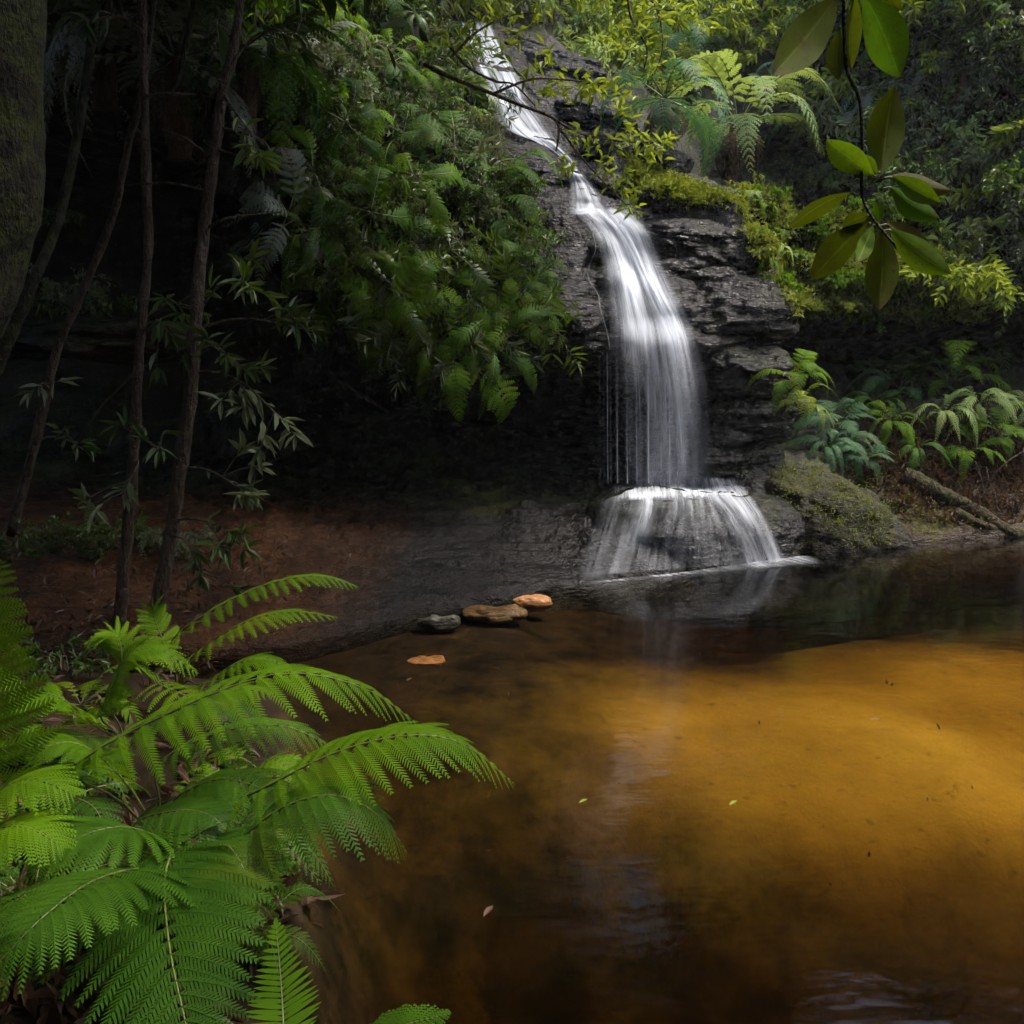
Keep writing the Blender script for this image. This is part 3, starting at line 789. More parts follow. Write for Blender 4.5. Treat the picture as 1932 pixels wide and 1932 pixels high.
def leaf_array(pos, dirs, nrm, L, Wd, fold=0.22, droop=0.15, wide=0.45):
    """many lance-shaped leaves, 6 vertices and 2 folded quads each"""
    pos, dirs, nrm = (np.asarray(a, float) for a in (pos, dirs, nrm))
    n = len(pos); L = np.broadcast_to(np.asarray(L, float), (n,))[:, None]; Wd = np.broadcast_to(np.asarray(Wd, float), (n,))[:, None]
    d = nrmz(dirs); s = nrmz(np.cross(d, nrm)); u = np.cross(s, d)
    b = pos; t = pos + d * L - u * L * droop
    m1 = pos + d * L * (wide * 0.75); m2 = pos + d * L * (wide * 0.75 + 0.33) - u * L * droop * 0.35
    h = u * Wd * fold
    V = np.stack([b, m1 - s * Wd * .46 + h, m2 - s * Wd * .36 + h, t, m2 + s * Wd * .36 + h, m1 + s * Wd * .46 + h], 1).reshape(-1, 3)
    k = (np.arange(n) * 6)[:, None]
    F = np.concatenate([k + np.array([[0, 3, 2, 1]]), k + np.array([[0, 5, 4, 3]])])
    return V, F

def bez(pts, n):
    return path_pts(pts, n)

def frond_geo(pts, up, half, npin=22, npl=14, stipe=0.18, droop=0.35, fwd=0.18, ang0=72, ang1=42, shape='tri', rw=0.006, seed=0, plw=1.0):
    """one fern frond along a curve: returns (blade V,F) and (rachis V,F). half = longest leaflet length"""
    rs = np.random.default_rng(seed)
    q = bez(pts, 60); n = len(q)
    T = nrmz(np.gradient(q, axis=0)); up = np.asarray(up, float)
    if up.ndim == 1: up = np.repeat(up[None], n, 0)
    S = nrmz(np.cross(T, up)); N = np.cross(S, T)
    t = stipe + (1 - stipe) * (np.linspace(0, 1, npin) ** 0.93)
    t = np.clip(t, 0, .995)
    x = (t - stipe) / (1 - stipe)
    if shape == 'tri': prof = (np.clip(x / 0.16, 0.62, 1)) * (1 - x) ** 0.72
    elif shape == 'lance': prof = (0.25 + 0.75 * np.sin(np.clip(x / 0.5, 0, 1) * np.pi / 2)) * (1 - np.clip((x - .3) / .7, 0, 1) ** 1.8)
    else: prof = (0.55 + 0.45 * np.sin(np.clip(x / 0.4, 0, 1) * np.pi / 2)) * (1 - np.clip((x - .35) / .65, 0, 1) ** 1.6)
    prof = np.maximum(prof, 0.04)
    ii = t * (n - 1); i0 = np.clip(ii.astype(int), 0, n - 2); f = (ii - i0)[:, None]
    lerp = lambda A: A[i0] * (1 - f) + A[i0 + 1] * f
    Bq, Tq, Sq, Nq = lerp(q), nrmz(lerp(T)), nrmz(lerp(S)), nrmz(lerp(N))
    ang = np.radians(ang0 + (ang1 - ang0) * x)
    A = Acc()
    down = np.array([0, 0, -1.0])
    for side in (-1, 1):
        jit = rs.normal(0, 0.05, npin)
        D = nrmz(np.cos(ang + jit)[:, None] * Tq + np.sin(ang + jit)[:, None] * side * Sq + 0.10 * Nq)
        Ln = half * prof * rs.uniform(0.92, 1.06, npin)
        dr = droop * rs.uniform(0.8, 1.25, npin)
        if npl == 0:                                        # simple leaflets (sword fern)
            V = []; m = 7
            qv = np.linspace(0, 1, m)
            wl = np.array([0.62, 1.0, 1.0, .95, .8, .5, .04]) * 0.5
            gap = np.linalg.norm(q[-1] - q[0]) / npin * 0.92
            for a in range(npin):
                c = Bq[a] + D[a] * Ln[a] * qv[:, None] + (0.6 * down - 0.4 * Nq[a]) * Ln[a] * dr[a] * (qv ** 2)[:, None] + Tq[a] * fwd * Ln[a] * (qv ** 2)[:, None]
                wv = (Tq[a] * (wl * gap)[:, None])
                V = np.stack([c - wv, c + Nq[a] * -.012 * 0, c + wv], 1).reshape(-1, 3)
                A.add(V, grid_faces(m, 3))
            continue
        # leaflets with comb-like lobes
        cnt = np.maximum(4, (npl * (0.35 + 0.65 * prof / prof.max())).astype(int))
        for a in range(npin):
            c_ = cnt[a]; qv = (np.arange(c_) + 0.4) / c_
            pd = lambda w: Bq[a] + D[a] * Ln[a] * w[:, None] + (0.65 * down - 0.35 * Nq[a]) * Ln[a] * dr[a] * (w ** 2)[:, None] + Tq[a] * fwd * Ln[a] * (w ** 2)[:, None]
            c = pd(qv)
            tg = nrmz(pd(qv + .02) - c)
            sd = nrmz(np.cross(tg, Nq[a])); up2 = np.cross(sd, tg)
            sp = Ln[a] / c_
            ll = Ln[a] * 0.23 * (1 - qv) ** 0.55 * np.clip(qv / .12, .55, 1) + sp * 0.4
            for k in (-1, 1):
                dd = nrmz(tg * 0.62 + k * sd * 0.8 - up2 * 0.12)
                w = sp * 0.42 * plw
                tip = c + dd * (ll * rs.uniform(.9, 1.1, c_))[:, None]
                Vv = np.stack([c - tg * w, c + tg * w, c + dd * (ll * .62)[:, None] + tg * w * .85, tip + tg * w * .15, c + dd * (ll * .55)[:, None] - tg * w * .75], 1).reshape(-1, 3)
                b5 = (np.arange(c_) * 5)[:, None]
                A.add(Vv, [b5 + np.array([[0, 1, 2, 4]]), b5 + np.array([[4, 2, 3]])])
            rb = pd(np.linspace(0, 1, 5)); rwid = rw * 0.35 * np.linspace(1, .2, 5)[:, None]
            s5 = nrmz(np.cross(np.gradient(rb, axis=0), Nq[a]))
            A.add(np.stack([rb - s5 * rwid + Nq[a] * .0015, rb + s5 * rwid + Nq[a] * .0015], 1).reshape(-1, 3), grid_faces(5, 2))
    rad = rw * np.linspace(1, 0.18, n)
    return A, tube(q[::3], rad[::3], 5)

def frond_objects(name, A, rach, mat, parent, local=False, stem_mat=None):
    me = A.mesh(name + "_blade", False)
    o = obj(name, me, mat)
    r = obj("rachis", mesh_np("rachis", rach[0], rach[1], True), stem_mat or M_STEM)
    if local: o.parent = parent
    else: inv_parent(o, parent)
    r.parent = o
    return o

# frond meshes shared by the scattered ferns (base at the origin, growing along +Y, face up +Z)
FROND = []
for k in range(6):
    ln = 1.0; rise = (0.55, 0.45, 0.65, 0.35, 0.5, 0.3)[k]; dr = (0.55, 0.75, 0.5, 0.6, 0.9, 0.35)[k]
    pts = [(0, 0, 0), (0.02, .25, rise * .55), (0.03 * (-1) ** k, .55, rise * .8), (0.06 * (-1) ** k, .82, rise * .62 - dr * .12), (0.1 * (-1) ** k, 1.02, rise * .3 - dr * .35)]
    A, rc = frond_geo(pts, (0, 0, 1), 0.24 + 0.03 * (k % 3), npin=17, npl=9, stipe=.2, droop=.3, seed=100 + k, rw=.009, plw=1.15)
    bm_ = A.mesh("fern_frond"); rm_ = mesh_np("rachis", rc[0], rc[1], True)
    FROND.append((bm_, rm_))
for k in range(4):
    rise = (.4, .3, .5, .2)[k]; dr = (.9, 1.1, .7, 1.2)[k]
    pts = [(0, 0, 0), (0.02, .25, rise * .5), (0.05 * (-1) ** k, .5, rise * .6 - dr * .06), (0.09 * (-1) ** k, .74, rise * .4 - dr * .26), (0.12 * (-1) ** k, .9, rise * .1 - dr * .55)]
    A, rc = frond_geo(pts, (0, 0, 1), 0.13 + .02 * k, npin=26, npl=0, stipe=.12, droop=.35, seed=140 + k, rw=.007, shape='lance')
    FROND.append((A.mesh("fern_frond"), mesh_np("rachis", rc[0], rc[1], True)))
_cache = {}
def frond_copy(k, mat, parent, name="frond"):
    key = (k, mat.name)
    if key not in _cache:
        a = FROND[k][0].copy(); a.materials.clear(); a.materials.append(mat)
        b = FROND[k][1]
        if len(b.materials) == 0: b.materials.append(M_STEM)
        _cache[key] = (a, b)
    a, b = _cache[key]
    o = link(bpy.data.objects.new(name, a)); o.parent = parent
    r = link(bpy.data.objects.new("rachis", b)); r.parent = o
    return o

def fern_plant(loc, scale, mat, label, group=None, n=8, axis=(0, 0, 1), tilt=(10, 45), arc=(0, 360), seed=0, name="fern", dead=0):
    rs = random.Random(seed); vs = (6, 7, 8, 9) if seed % 5 in (0, 2) else (0, 1, 2, 3, 4, 5)
    e = empty(name, loc, label, "fern", group)
    e.rotation_euler = Vector(axis).normalized().to_track_quat('Z', 'Y').to_euler()
    e.scale = (scale,) * 3
    for i in range(n + dead):
        dd = i >= n
        o = frond_copy(rs.choice(vs), M_DEAD if dd else mat, e, "dead_frond" if dd else "frond")
        az = R(arc[0] + (arc[1] - arc[0]) * ((i % n) + rs.uniform(-.3, .3)) / max(n, 1))
        tl = R(-rs.uniform(*tilt)) if not dd else R(-rs.uniform(70, 110))
        s = rs.uniform(.75, 1.1)
        o.matrix_local = Matrix.Rotation(az, 4, 'Z') @ Matrix.Rotation(R(18) + tl, 4, 'X') @ Matrix.Rotation(R(rs.uniform(-14, 14)), 4, 'Y') @ Matrix.Scale(s, 4)
    return e

def shrub_geo(seed, nb=9, length=0.8, up=0.5, droop=0.5, leaf=(0.11, 0.03), per=26, spread=1.0, whorl=False, twigs=3, fold=.22):
    """branching shrub: stems tube mesh and foliage mesh, base at the origin"""
    rs = np.random.default_rng(seed)
    SA, pos, dr, nm, LL = Acc(), [], [], [], []
    for b in range(nb):
        az = rs.uniform(0, 2 * np.pi); r = length * rs.uniform(.6, 1.1)
        out = np.array([np.cos(az), np.sin(az), 0]) * spread
        p = [np.zeros(3), out * r * .3 + np.array([0, 0, up * r * .45]), out * r * .65 + np.array([0, 0, up * r * .7]) + rs.normal(0, .04, 3),
             out * r + np.array([0, 0, up * r * .7 - droop * r * .35]) + rs.normal(0, .05, 3)]
        branches = [(path_pts(p, 14), .010 * length)]
        for k in range(twigs):
            st = branches[0][0][rs.integers(4, 12)]
            dv = nrmz(out * .6 + rs.normal(0, .55, 3) + np.array([0, 0, .15 - droop * .3])) * r * rs.uniform(.3, .5)
            branches.append((path_pts([st, st + dv * .5 + np.array([0, 0, .02]), st + dv - np.array([0, 0, droop * r * .12])], 9), .005 * length))
        for q, rad in branches:
            SA.add(*tube(q, np.linspace(rad, rad * .3, len(q)), 5))
            m = per // (twigs + 1) + 2
            ts = rs.uniform(.3, 1, m) if not whorl else np.clip(rs.normal(.93, .05, m), .5, 1)
            idx = np.clip((ts * (len(q) - 1)).astype(int), 0, len(q) - 2)
            tg = nrmz(q[idx + 1] - q[idx])
            rnd = rs.normal(0, 1, (m, 3)); sidev = nrmz(rnd - (rnd * tg).sum(1, keepdims=True) * tg)
            pos.append(q[idx]); d = nrmz(tg * (.55 if not whorl else .35) + sidev * .85 + np.array([0, 0, -.12])); dr.append(d)
            nm.append(nrmz(np.array([0, 0, 1.0]) + rs.normal(0, .35, (m, 3)))); LL.append(rs.uniform(.7, 1.25, m))
    LL = np.concatenate(LL)
    V, F = leaf_array(np.concatenate(pos), np.concatenate(dr), np.concatenate(nm), leaf[0] * LL, leaf[1] * LL, fold=fold)
    return SA.mesh("stems", True), mesh_np("foliage", V, F)

SHRUB = {}
def shrub_kind(kind, mats, **kw):
    SHRUB[kind] = []
    for k in range(4):
        st, fo = shrub_geo(hash(kind) % 1 + 300 + 10 * len(SHRUB) + k, **kw)
        st.materials.append(M_TWIG); fo.materials.append(mats[k % len(mats)])
        SHRUB[kind].append((st, fo))
shrub_kind('narrow', [M_LEAF, M_LEAFDK, M_LEAF, M_LEAFGR], nb=10, length=.75, up=.5, droop=1.0, leaf=(.15, .026), per=48)
shrub_kind('broad', [M_LEAF, M_LEAFDK, M_LEAFGR, M_LEAFDK], nb=9, length=.6, up=.6, droop=.6, leaf=(.12, .042), per=36)
shrub_kind('yellow', [M_LEAFYL], nb=8, length=.55, up=.5, droop=.4, leaf=(.085, .034), per=40, whorl=True, twigs=4)
shrub_kind('small', [M_LEAF, M_LEAFDK, M_LEAF, M_LEAFGR], nb=14, length=.7, up=.8, droop=.5, leaf=(.06, .026), per=90, twigs=5)
shrub_kind('dead', [M_LEAFBR], nb=6, length=.45, up=.3, droop=1.2, leaf=(.16, .05), per=16)
shrub_kind('fresh', [M_FERN, M_LEAFYL, M_FERNPALE, M_LEAFYL], nb=11, length=.7, up=.6, droop=.7, leaf=(.11, .035), per=46, twigs=4)  # leaf colours raised to imitate stronger light on the hillside
shrub_kind('pale', [M_FERNPALE, M_LEAFGR, M_LEAFYL, M_FERNPALE], nb=11, length=.7, up=.6, droop=.7, leaf=(.12, .04), per=40, twigs=4)  # pale leaf colours put the hazy hill light into the foliage
shrub_kind('ground', [M_MOSS, M_FERN], nb=8, length=.28, up=.5, droop=.5, leaf=(.06, .03), per=26)

def shrub(kind, loc, scale, label, group=None, axis=(0, 0, 1), seed=0, cat="shrub", name=None):
    rs = random.Random(seed)
    e = empty(name or "shrub", loc, label, cat, group)
    q = Vector(axis).normalized().to_track_quat('Z', 'Y').to_matrix().to_4x4() @ Matrix.Rotation(rs.uniform(0, 6.28), 4, 'Z')
    e.matrix_world = Matrix.Translation(loc) @ q @ Matrix.Scale(scale, 4)
    st, fo = SHRUB[kind][rs.randrange(4)]
    o = link(bpy.data.objects.new("stems", st)); o.parent = e
    f = link(bpy.data.objects.new("foliage", fo)); f.parent = e; f['kind'] = 'stuff'
    return e

def in_poly(x, y, poly):
    c = False; n = len(poly)
    for i in range(n):
        (x1, y1), (x2, y2) = poly[i], poly[(i + 1) % n]
        if (y1 > y) != (y2 > y) and x < (x2 - x1) * (y - y1) / (y2 - y1) + x1: c = not c
    return c

def spots(poly, n, seed, mind=0.0, tree=None):
    """n points of the real rock surface seen inside a patch of the photograph"""
    rs = random.Random(seed); out = []
    xs = [p[0] for p in poly]; ys = [p[1] for p in poly]; tries = 0
    while len(out) < n and tries < n * 60:
        tries += 1
        x, y = rs.uniform(min(xs), max(xs)), rs.uniform(min(ys), max(ys))
        if not in_poly(x, y, poly): continue
        loc, nr = hit(x, y, tree or ROCKS)
        if loc is None: continue
        if mind and any((loc - o[0]).length < mind for o in out): continue
        out.append((loc, nr, x, y))
    return out

def sprout(nr, upw=0.6):
    return (nr.normalized() * (1 - upw) + Vector((0, 0, upw))).normalized()

LOOK = {'pale': "glow-paled leaf", 'fresh': "fresh green", 'narrow': "narrow leaved", 'broad': "broad leaved", 'small': "small leaved", 'yellow': "yellow green", 'dead': "dead brown", 'ground': "low green"}
def zone(x, y, x0, x1, y0, y1):
    """where in its patch a plant stands, in words"""
    a = ("left", "centre", "right")[int(min(2, max(0, 3 * (x - x0) / (x1 - x0))))]
    return ("upper ", "middle ", "lower ")[int(min(2, max(0, 3 * (y - y0) / (y1 - y0))))] + a
# ------------------------------------------------------------------ green mass left of the falls
MASS = [(470, -40), (520, 220), (560, 330), (500, 420), (490, 470), (600, 520), (690, 590), (760, 640), (850, 650), (960, 640), (1000, 600), (1010, 480), (985, 380), (945, 300), (920, 220), (880, 120), (840, 40), (850, -40)]
G_MASS = "growth hanging over the cave left of the falls"
for i, (l, nr, x, y) in enumerate(spots(MASS, 50, 11, .22)):
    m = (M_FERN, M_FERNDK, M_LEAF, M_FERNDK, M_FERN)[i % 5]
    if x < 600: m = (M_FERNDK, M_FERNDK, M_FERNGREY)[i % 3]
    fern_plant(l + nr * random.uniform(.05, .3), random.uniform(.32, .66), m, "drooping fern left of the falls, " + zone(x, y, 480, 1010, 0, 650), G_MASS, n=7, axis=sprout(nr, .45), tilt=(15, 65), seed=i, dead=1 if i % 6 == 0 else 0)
for i, (l, nr, x, y) in enumerate(spots(MASS, 52, 12, .24)):
    k = ('narrow', 'broad', 'narrow', 'small')[i % 4]
    if i % 13 == 5: k = 'dead'
    shrub(k, l, random.uniform(.5, .8), LOOK[k] + " shrub left of the falls, " + zone(x, y, 480, 1010, 0, 650) if k != 'dead' else "tuft of dead brown leaves left of the waterfall",
          G_MASS if k != 'dead' else "dead tufts in the growth left of the falls", axis=sprout(nr, .4), seed=i + 50)
# the fringe that hangs below the lip
for i, (px, py, Y, s) in enumerate(((800, 640, 6.95, .62), (860, 665, 6.9, .7), (930, 650, 6.9, .66), (960, 610, 7.0, .42), (740, 600, 7.0, .6), (940, 560, 7.2, .45), (680, 560, 7.2, .55), (610, 520, 7.2, .5))):
    fern_plant(P(px, py, Y), s, (M_FERN, M_FERN, M_FERNDK)[i % 3], "fern hanging off the cave lip, %s from the falls" % ("nearest", "second", "third", "fourth", "fifth", "sixth", "seventh", "eighth")[[5, 6, 7, 2, 1, 0, 3, 4].index(i) if False else (4, 3, 2, 1, 5, 0, 6, 7)[i]],
               "ferns fringing the cave lip", n=8, axis=(0.1, -.8, .25), tilt=(10, 75), seed=900 + i)
for i, (px, py, Y) in enumerate(((830, 610, 7.1), (900, 620, 7.1), (960, 590, 7.2), (770, 590, 7.2), (700, 540, 7.25))):
    shrub('narrow', P(px, py, Y), .8, "narrow leaved shrub trailing from the cave lip above the dark hollow", "shrubs trailing off the cave lip", axis=(.1, -.8, .1), seed=950 + i)

for i, (px, py, Y, sc_) in enumerate(((545, 400, 6.9, .75), (600, 450, 6.9, .8), (670, 500, 6.9, .8), (745, 545, 6.85, .8), (830, 590, 6.85, .8), (915, 600, 6.9, .75), (930, 520, 7.1, .6), (590, 320, 7.0, .8), (700, 400, 6.95, .8), (850, 470, 6.95, .7), (780, 330, 7.2, .8), (650, 230, 7.3, .9))):
    e = fern_plant(P(px, py, Y), sc_, (M_LEAF, M_FERN, M_FERNDK)[i % 3], "long feathery spray drooping in front of the growth left of the falls", "feathery sprays in front of the left growth", n=5, axis=(.25, -.9, .3), tilt=(30, 85), seed=(1900 + i) * 5)
# ------------------------------------------------------------------ hillside behind and above the falls
def scatter_shrubs(poly, n, seed, kinds, sc, label, group, upw=.6, mind=.3):
    for i, (l, nr, x, y) in enumerate(spots(poly, n, seed, mind)):
        k = kinds[i % len(kinds)]; xs, ys = [p[0] for p in poly], [p[1] for p in poly]
        lab = LOOK[k] + " " + label + ", " + zone(x, y, max(0, min(xs)), min(1932, max(xs)), max(0, min(ys)), max(ys))
        shrub(k, l, random.uniform(*sc), lab, group, axis=sprout(nr, upw), seed=seed * 31 + i)
def scatter_ferns(poly, n, seed, mats, sc, label, group, upw=.7, mind=.35, nf=8, dead=0):
    for i, (l, nr, x, y) in enumerate(spots(poly, n, seed, mind)):
        fern_plant(l, random.uniform(*sc), mats[i % len(mats)], label, group, n=nf, axis=sprout(nr, upw), seed=seed * 37 + i, dead=dead if i % 2 else 0)

scatter_shrubs([(440, -120), (860, -120), (860, 20), (440, 60)], 22, 21, ['fresh', 'narrow', 'small'], (.9, 1.4), "bush atop the green growth", "bushes along the top of the left slope")
scatter_shrubs([(930, -140), (1480, -140), (1480, 150), (1250, 200), (1090, 110), (960, 40)], 40, 22, ['fresh', 'yellow', 'pale', 'yellow', 'fresh'], (.8, 1.35), "bush above the waterfall's top", "bushes above the top of the falls")
scatter_ferns([(1010, -60), (1500, -60), (1480, 180), (1200, 200)], 12, 23, [M_FERNBL, M_FERNPALE, M_FERNDK], (.5, .8), "fern on the slope above the top of the waterfall", "ferns above the top of the falls", dead=1)
scatter_shrubs([(1480, -140), (2180, -140), (2180, 340), (1800, 340), (1480, 260)], 52, 24, ['fresh', 'pale', 'pale', 'dead', 'fresh', 'small'], (.8, 1.3), "bush behind the big hanging leaves", "bushes on the steep right bank")
scatter_ferns([(1480, 80), (1800, 80), (1800, 330), (1480, 300)], 9, 25, [M_FERNGREY, M_FERNBL, M_FERNDK], (.45, .7), "greyish fern on the bank behind the hanging leaves", "ferns on the steep right bank", dead=2)
scatter_shrubs([(1790, -60), (2200, -60), (2200, 620), (1800, 560)], 46, 26, ['small', 'small', 'fresh'], (.9, 1.4), "dense bush at the right edge", "small leaved bushes at the right edge")
scatter_shrubs([(-250, -100), (460, -100), (440, 60), (-250, 120)], 24, 27, ['small', 'broad', 'narrow'], (.8, 1.3), "dark bush above the left cave", "bushes above the left cave")

# tree fern and its neighbours right of the upper cascade
def tree_fern(base, h, scale, mat, label, lean=(0, 0), n=13, seed=0, dead=7, tilt=(-5, 50)):
    e = empty("tree_fern", base, label, "tree fern")
    top = Vector((lean[0], lean[1], h))
    q = path_pts([(0, 0, -.2), (lean[0] * .4, lean[1] * .4, h * .5), tuple(top)], 16)
    V, F = tube(q, np.linspace(.085, .065, 16), 10, .35, seed)
    obj("trunk", mesh_np("trunk", V, F, True), M_DEAD, e)
    rs = random.Random(seed)
    for i in range(n + dead):
        dd = i >= n
        o = frond_copy(rs.randrange(6), M_DEAD if dd else mat, e, "dead_frond" if dd else "frond")
        az = R(360 * (i + rs.uniform(-.3, .3)) / (n if not dd else dead))
        tl = R(-rs.uniform(*tilt)) if not dd else R(-rs.uniform(75, 105))
        o.matrix_local = Matrix.Translation(top) @ Matrix.Rotation(az, 4, 'Z') @ Matrix.Rotation(R(15) + tl, 4, 'X') @ Matrix.Scale(scale * rs.uniform(.8, 1.1) * (.6 if dd else 1), 4)
    return e
def rock_at(px, py):
    l, nr = hit(px, py, ROCKS); return l
tree_fern(rock_at(1380, 345) + Vector((0, .1, 0)), .6, 1.0, M_FERNPALE, "pale green tree fern with brown skirt standing beside the upper cascade", (.05, -.1), seed=1)
tree_fern(rock_at(1265, 330) + Vector((0, .25, 0)), .75, .85, M_FERNBL, "blue green tree fern leaning over the rocks left of the pale tree fern", (-.05, -.1), seed=2, dead=3, tilt=(20, 75))
tree_fern(rock_at(1290, 170) + Vector((0, .2, 0)), .5, .7, M_FERNBL, "blue green tree fern high on the slope above the pale tree fern", (0, 0), seed=3, dead=3)
tree_fern(P(330, 110, 6.9) - Vector((0, 0, .5)), .5, 1.0, M_FERNGREY, "grey green tree fern with drooping fronds at the upper left between the saplings", (0, 0), seed=4, dead=2, tilt=(25, 80))
tree_fern(P(460, 90, 7.0) - Vector((0, 0, .4)), .4, .95, M_FERNDK, "deep green tree fern behind the tallest sapling, fronds falling to the right", (0, 0), seed=5, dead=2, tilt=(20, 80))
tree_fern(P(190, 70, 7.1) - Vector((0, 0, .3)), .3, .8, M_FERNGREY, "dim grey tree fern in the shade beside the mossy trunk", (0, 0), seed=6, dead=1, tilt=(20, 80))

# ------------------------------------------------------------------ right ledge and bank
scatter_ferns([(1390, 355), (1450, 370), (1520, 520), (1470, 560), (1420, 480)], 9, 31, [M_FERN, M_FERNPALE], (.16, .3), "small bright fern on the wet ledge's right edge", "small ferns on the right ledge edge", mind=.12)
scatter_shrubs([(1390, 350), (1850, 420), (1860, 600), (1500, 590), (1440, 500)], 46, 32, ['ground'], (.5, 1.0), "tuft on the mossy right ledge", "tufts on the mossy right ledge", mind=.1)
scatter_shrubs([(1500, 330), (1860, 330), (1860, 420), (1500, 400)], 14, 33, ['small', 'dead', 'ground', 'broad'], (.4, .7), "bush at the right ledge's back", "bushes at the back of the right ledge", mind=.2)
BANKF = [(1700, 745, .52, M_FERNBL, "large blue green fern spreading over the right bank"), (1790, 735, .5, M_FERN, "bright green fern at the top of the right bank"),
         (1650, 770, .42, M_FERNDK, "dark fern at the left end of the right bank top"), (1850, 765, .42, M_FERNPALE, "pale fern near the right end of the bank top"),
         (1750, 700, .5, M_FERNDK, "shaded fern at the back of the right bank under the overhang"), (1840, 690, .45, M_FERNDK, "shaded fern deep under the right overhang"),
         (1575, 800, .34, M_FERNBL, "blue green fern in the gap between wet rock and right bank"), (1560, 850, .36, M_FERNBL, "blue green fern low beside the mossy rock mound"),
         (1600, 840, .3, M_FERNBL, "small blue green fern above the mossy rock mound"), (1490, 720, .32, M_FERN, "yellow green fern growing from the side of the wet rock"),
         (1500, 770, .28, M_LEAFYL, "small yellow fern lower on the side of the wet rock"), (1830, 850, .3, M_FERN, "green fern drooping down the root covered bank"),
         (1680, 800, .34, M_FERN, "green fern on the bank face under the large blue green fern"), (1730, 850, .26, M_FERNDK, "small deep green fern low on the root covered bank"), (1880, 825, .3, M_FERN, "green fern right of centre on the bank face"),
         (1625, 870, .26, M_FERNBL, "small blue green fern at the foot of the bank"), (1660, 725, .4, M_FERNDK, "dark fern under the overhang at the bank's left end"), (1780, 790, .34, M_FERNPALE, "pale fern in the middle of the bank face"),
         (1930, 770, .36, M_FERNPALE, "pale fern at the right edge of the picture on the bank")]
for i, (px, py, s, m, lab) in enumerate(BANKF):
    l, nr = hit(px, py, ROCKS)
    fern_plant(l + nr * .05, s * 1.3, m, lab, n=11, axis=sprout(nr, .7), tilt=(0, 45), seed=1301 + 3 * i, dead=2 if 1630 < px < 1900 else 0)

def scatter_leaves(name, polys, n, seed, L, Wd, mat, label, lift=.0, flat=.5, k=7, sp=.035):
    rs = np.random.default_rng(seed); pos = []; nm = []
    for poly, share in polys:
        for l, nr, x, y in spots(poly, int(n * share), seed, 0, LAND):
            pos.append(list(l + nr * lift)); nm.append(list(nr))
    pos = np.array(pos); nm = np.array(nm)
    pos = np.repeat(pos, k, 0) + rs.normal(0, sp, (len(pos) * k, 3)) * (np.array([1, 1, .1]) if flat > .8 else 1); nm = np.repeat(nm, k, 0)
    d = nrmz(nm * (1 - flat) + rs.normal(0, .6, nm.shape)); ln = rs.uniform(.6, 1.4, len(pos))
    V, F = leaf_array(pos, d, nrmz(nm + rs.normal(0, .4, nm.shape)), L * ln, Wd * ln)
    return setp(obj(name, mesh_np(name, V, F), mat), label, None, None, 'stuff')
scatter_leaves("ledge_moss", [([(1385, 360), (1470, 360), (1850, 470), (1850, 600), (1500, 590), (1460, 540), (1400, 430)], .8), ([(1180, 290), (1260, 330), (1390, 380), (1300, 380), (1200, 350)], .2)], 3600, 41, .05, .018, M_MOSS, "bright green moss and ground cover over the right ledge")
scatter_leaves("rock_moss", [([(1430, 880), (1560, 880), (1700, 1000), (1620, 1030), (1500, 960)], .5), ([(1590, 860), (1720, 900), (1880, 990), (1720, 1010), (1640, 960)], .5)], 420, 42, .03, .011, M_MOSS, "thin olive moss on the rock mound right of the falls")
scatter_leaves("leaf_litter", [([(1600, 780), (1932, 790), (1932, 990), (1740, 1000), (1620, 900)], 1.0)], 520, 43, .08, .02, M_LEAFBR, "brown dead leaves caught on the right bank")
scatter_leaves("bank_litter", [([(-200, 1150), (330, 1190), (520, 1280), (560, 1700), (480, 1932), (-200, 1932)], 1.0)], 260, 44, .07, .022, M_LEAFBR, "brown leaf litter under the ferns on the left bank", .01, .9)

scatter_leaves("sunken_leaves", [([(1000, 1200), (1500, 1230), (1932, 1240), (1932, 1700), (1300, 1620), (900, 1500)], .55), ([(620, 1250), (1000, 1250), (1100, 1600), (700, 1600)], .45)], 46, 46, .035, .012, M_LEAFBR, "scattered brown leaves sunk on the pool bed", .008, .95, 1, .1)
scatter_leaves("shore_litter", [([(20, 1020), (330, 1000), (640, 1030), (620, 1130), (330, 1180), (20, 1190)], 1.0)], 130, 47, .055, .02, M_LEAFBR, "brown leaf litter on the shaded left shore", .008, .9, 3, .12)
def thatch():
    rs = np.random.default_rng(5); A = Acc()
    for l, nr, x, y in spots([(1620, 760), (1932, 770), (1960, 960), (1800, 940), (1660, 860)], 520, 45):
        l = np.array(l); out = np.array(nr)
        ln = rs.uniform(.15, .55)
        p = [l, l + out * .05 + rs.normal(0, .05, 3) * ln * 2, l + out * .07 + np.array([rs.normal(0, .35), -.1, -.8]) * ln]
        A.add(*tube(path_pts(p, 6), np.linspace(.005, .0015, 6), 3))
    return setp(obj("root_thatch", A.mesh("root_thatch"), M_DEAD), "tangle of brown roots and dead stalks hanging down the right bank", None, None, 'stuff')
thatch()

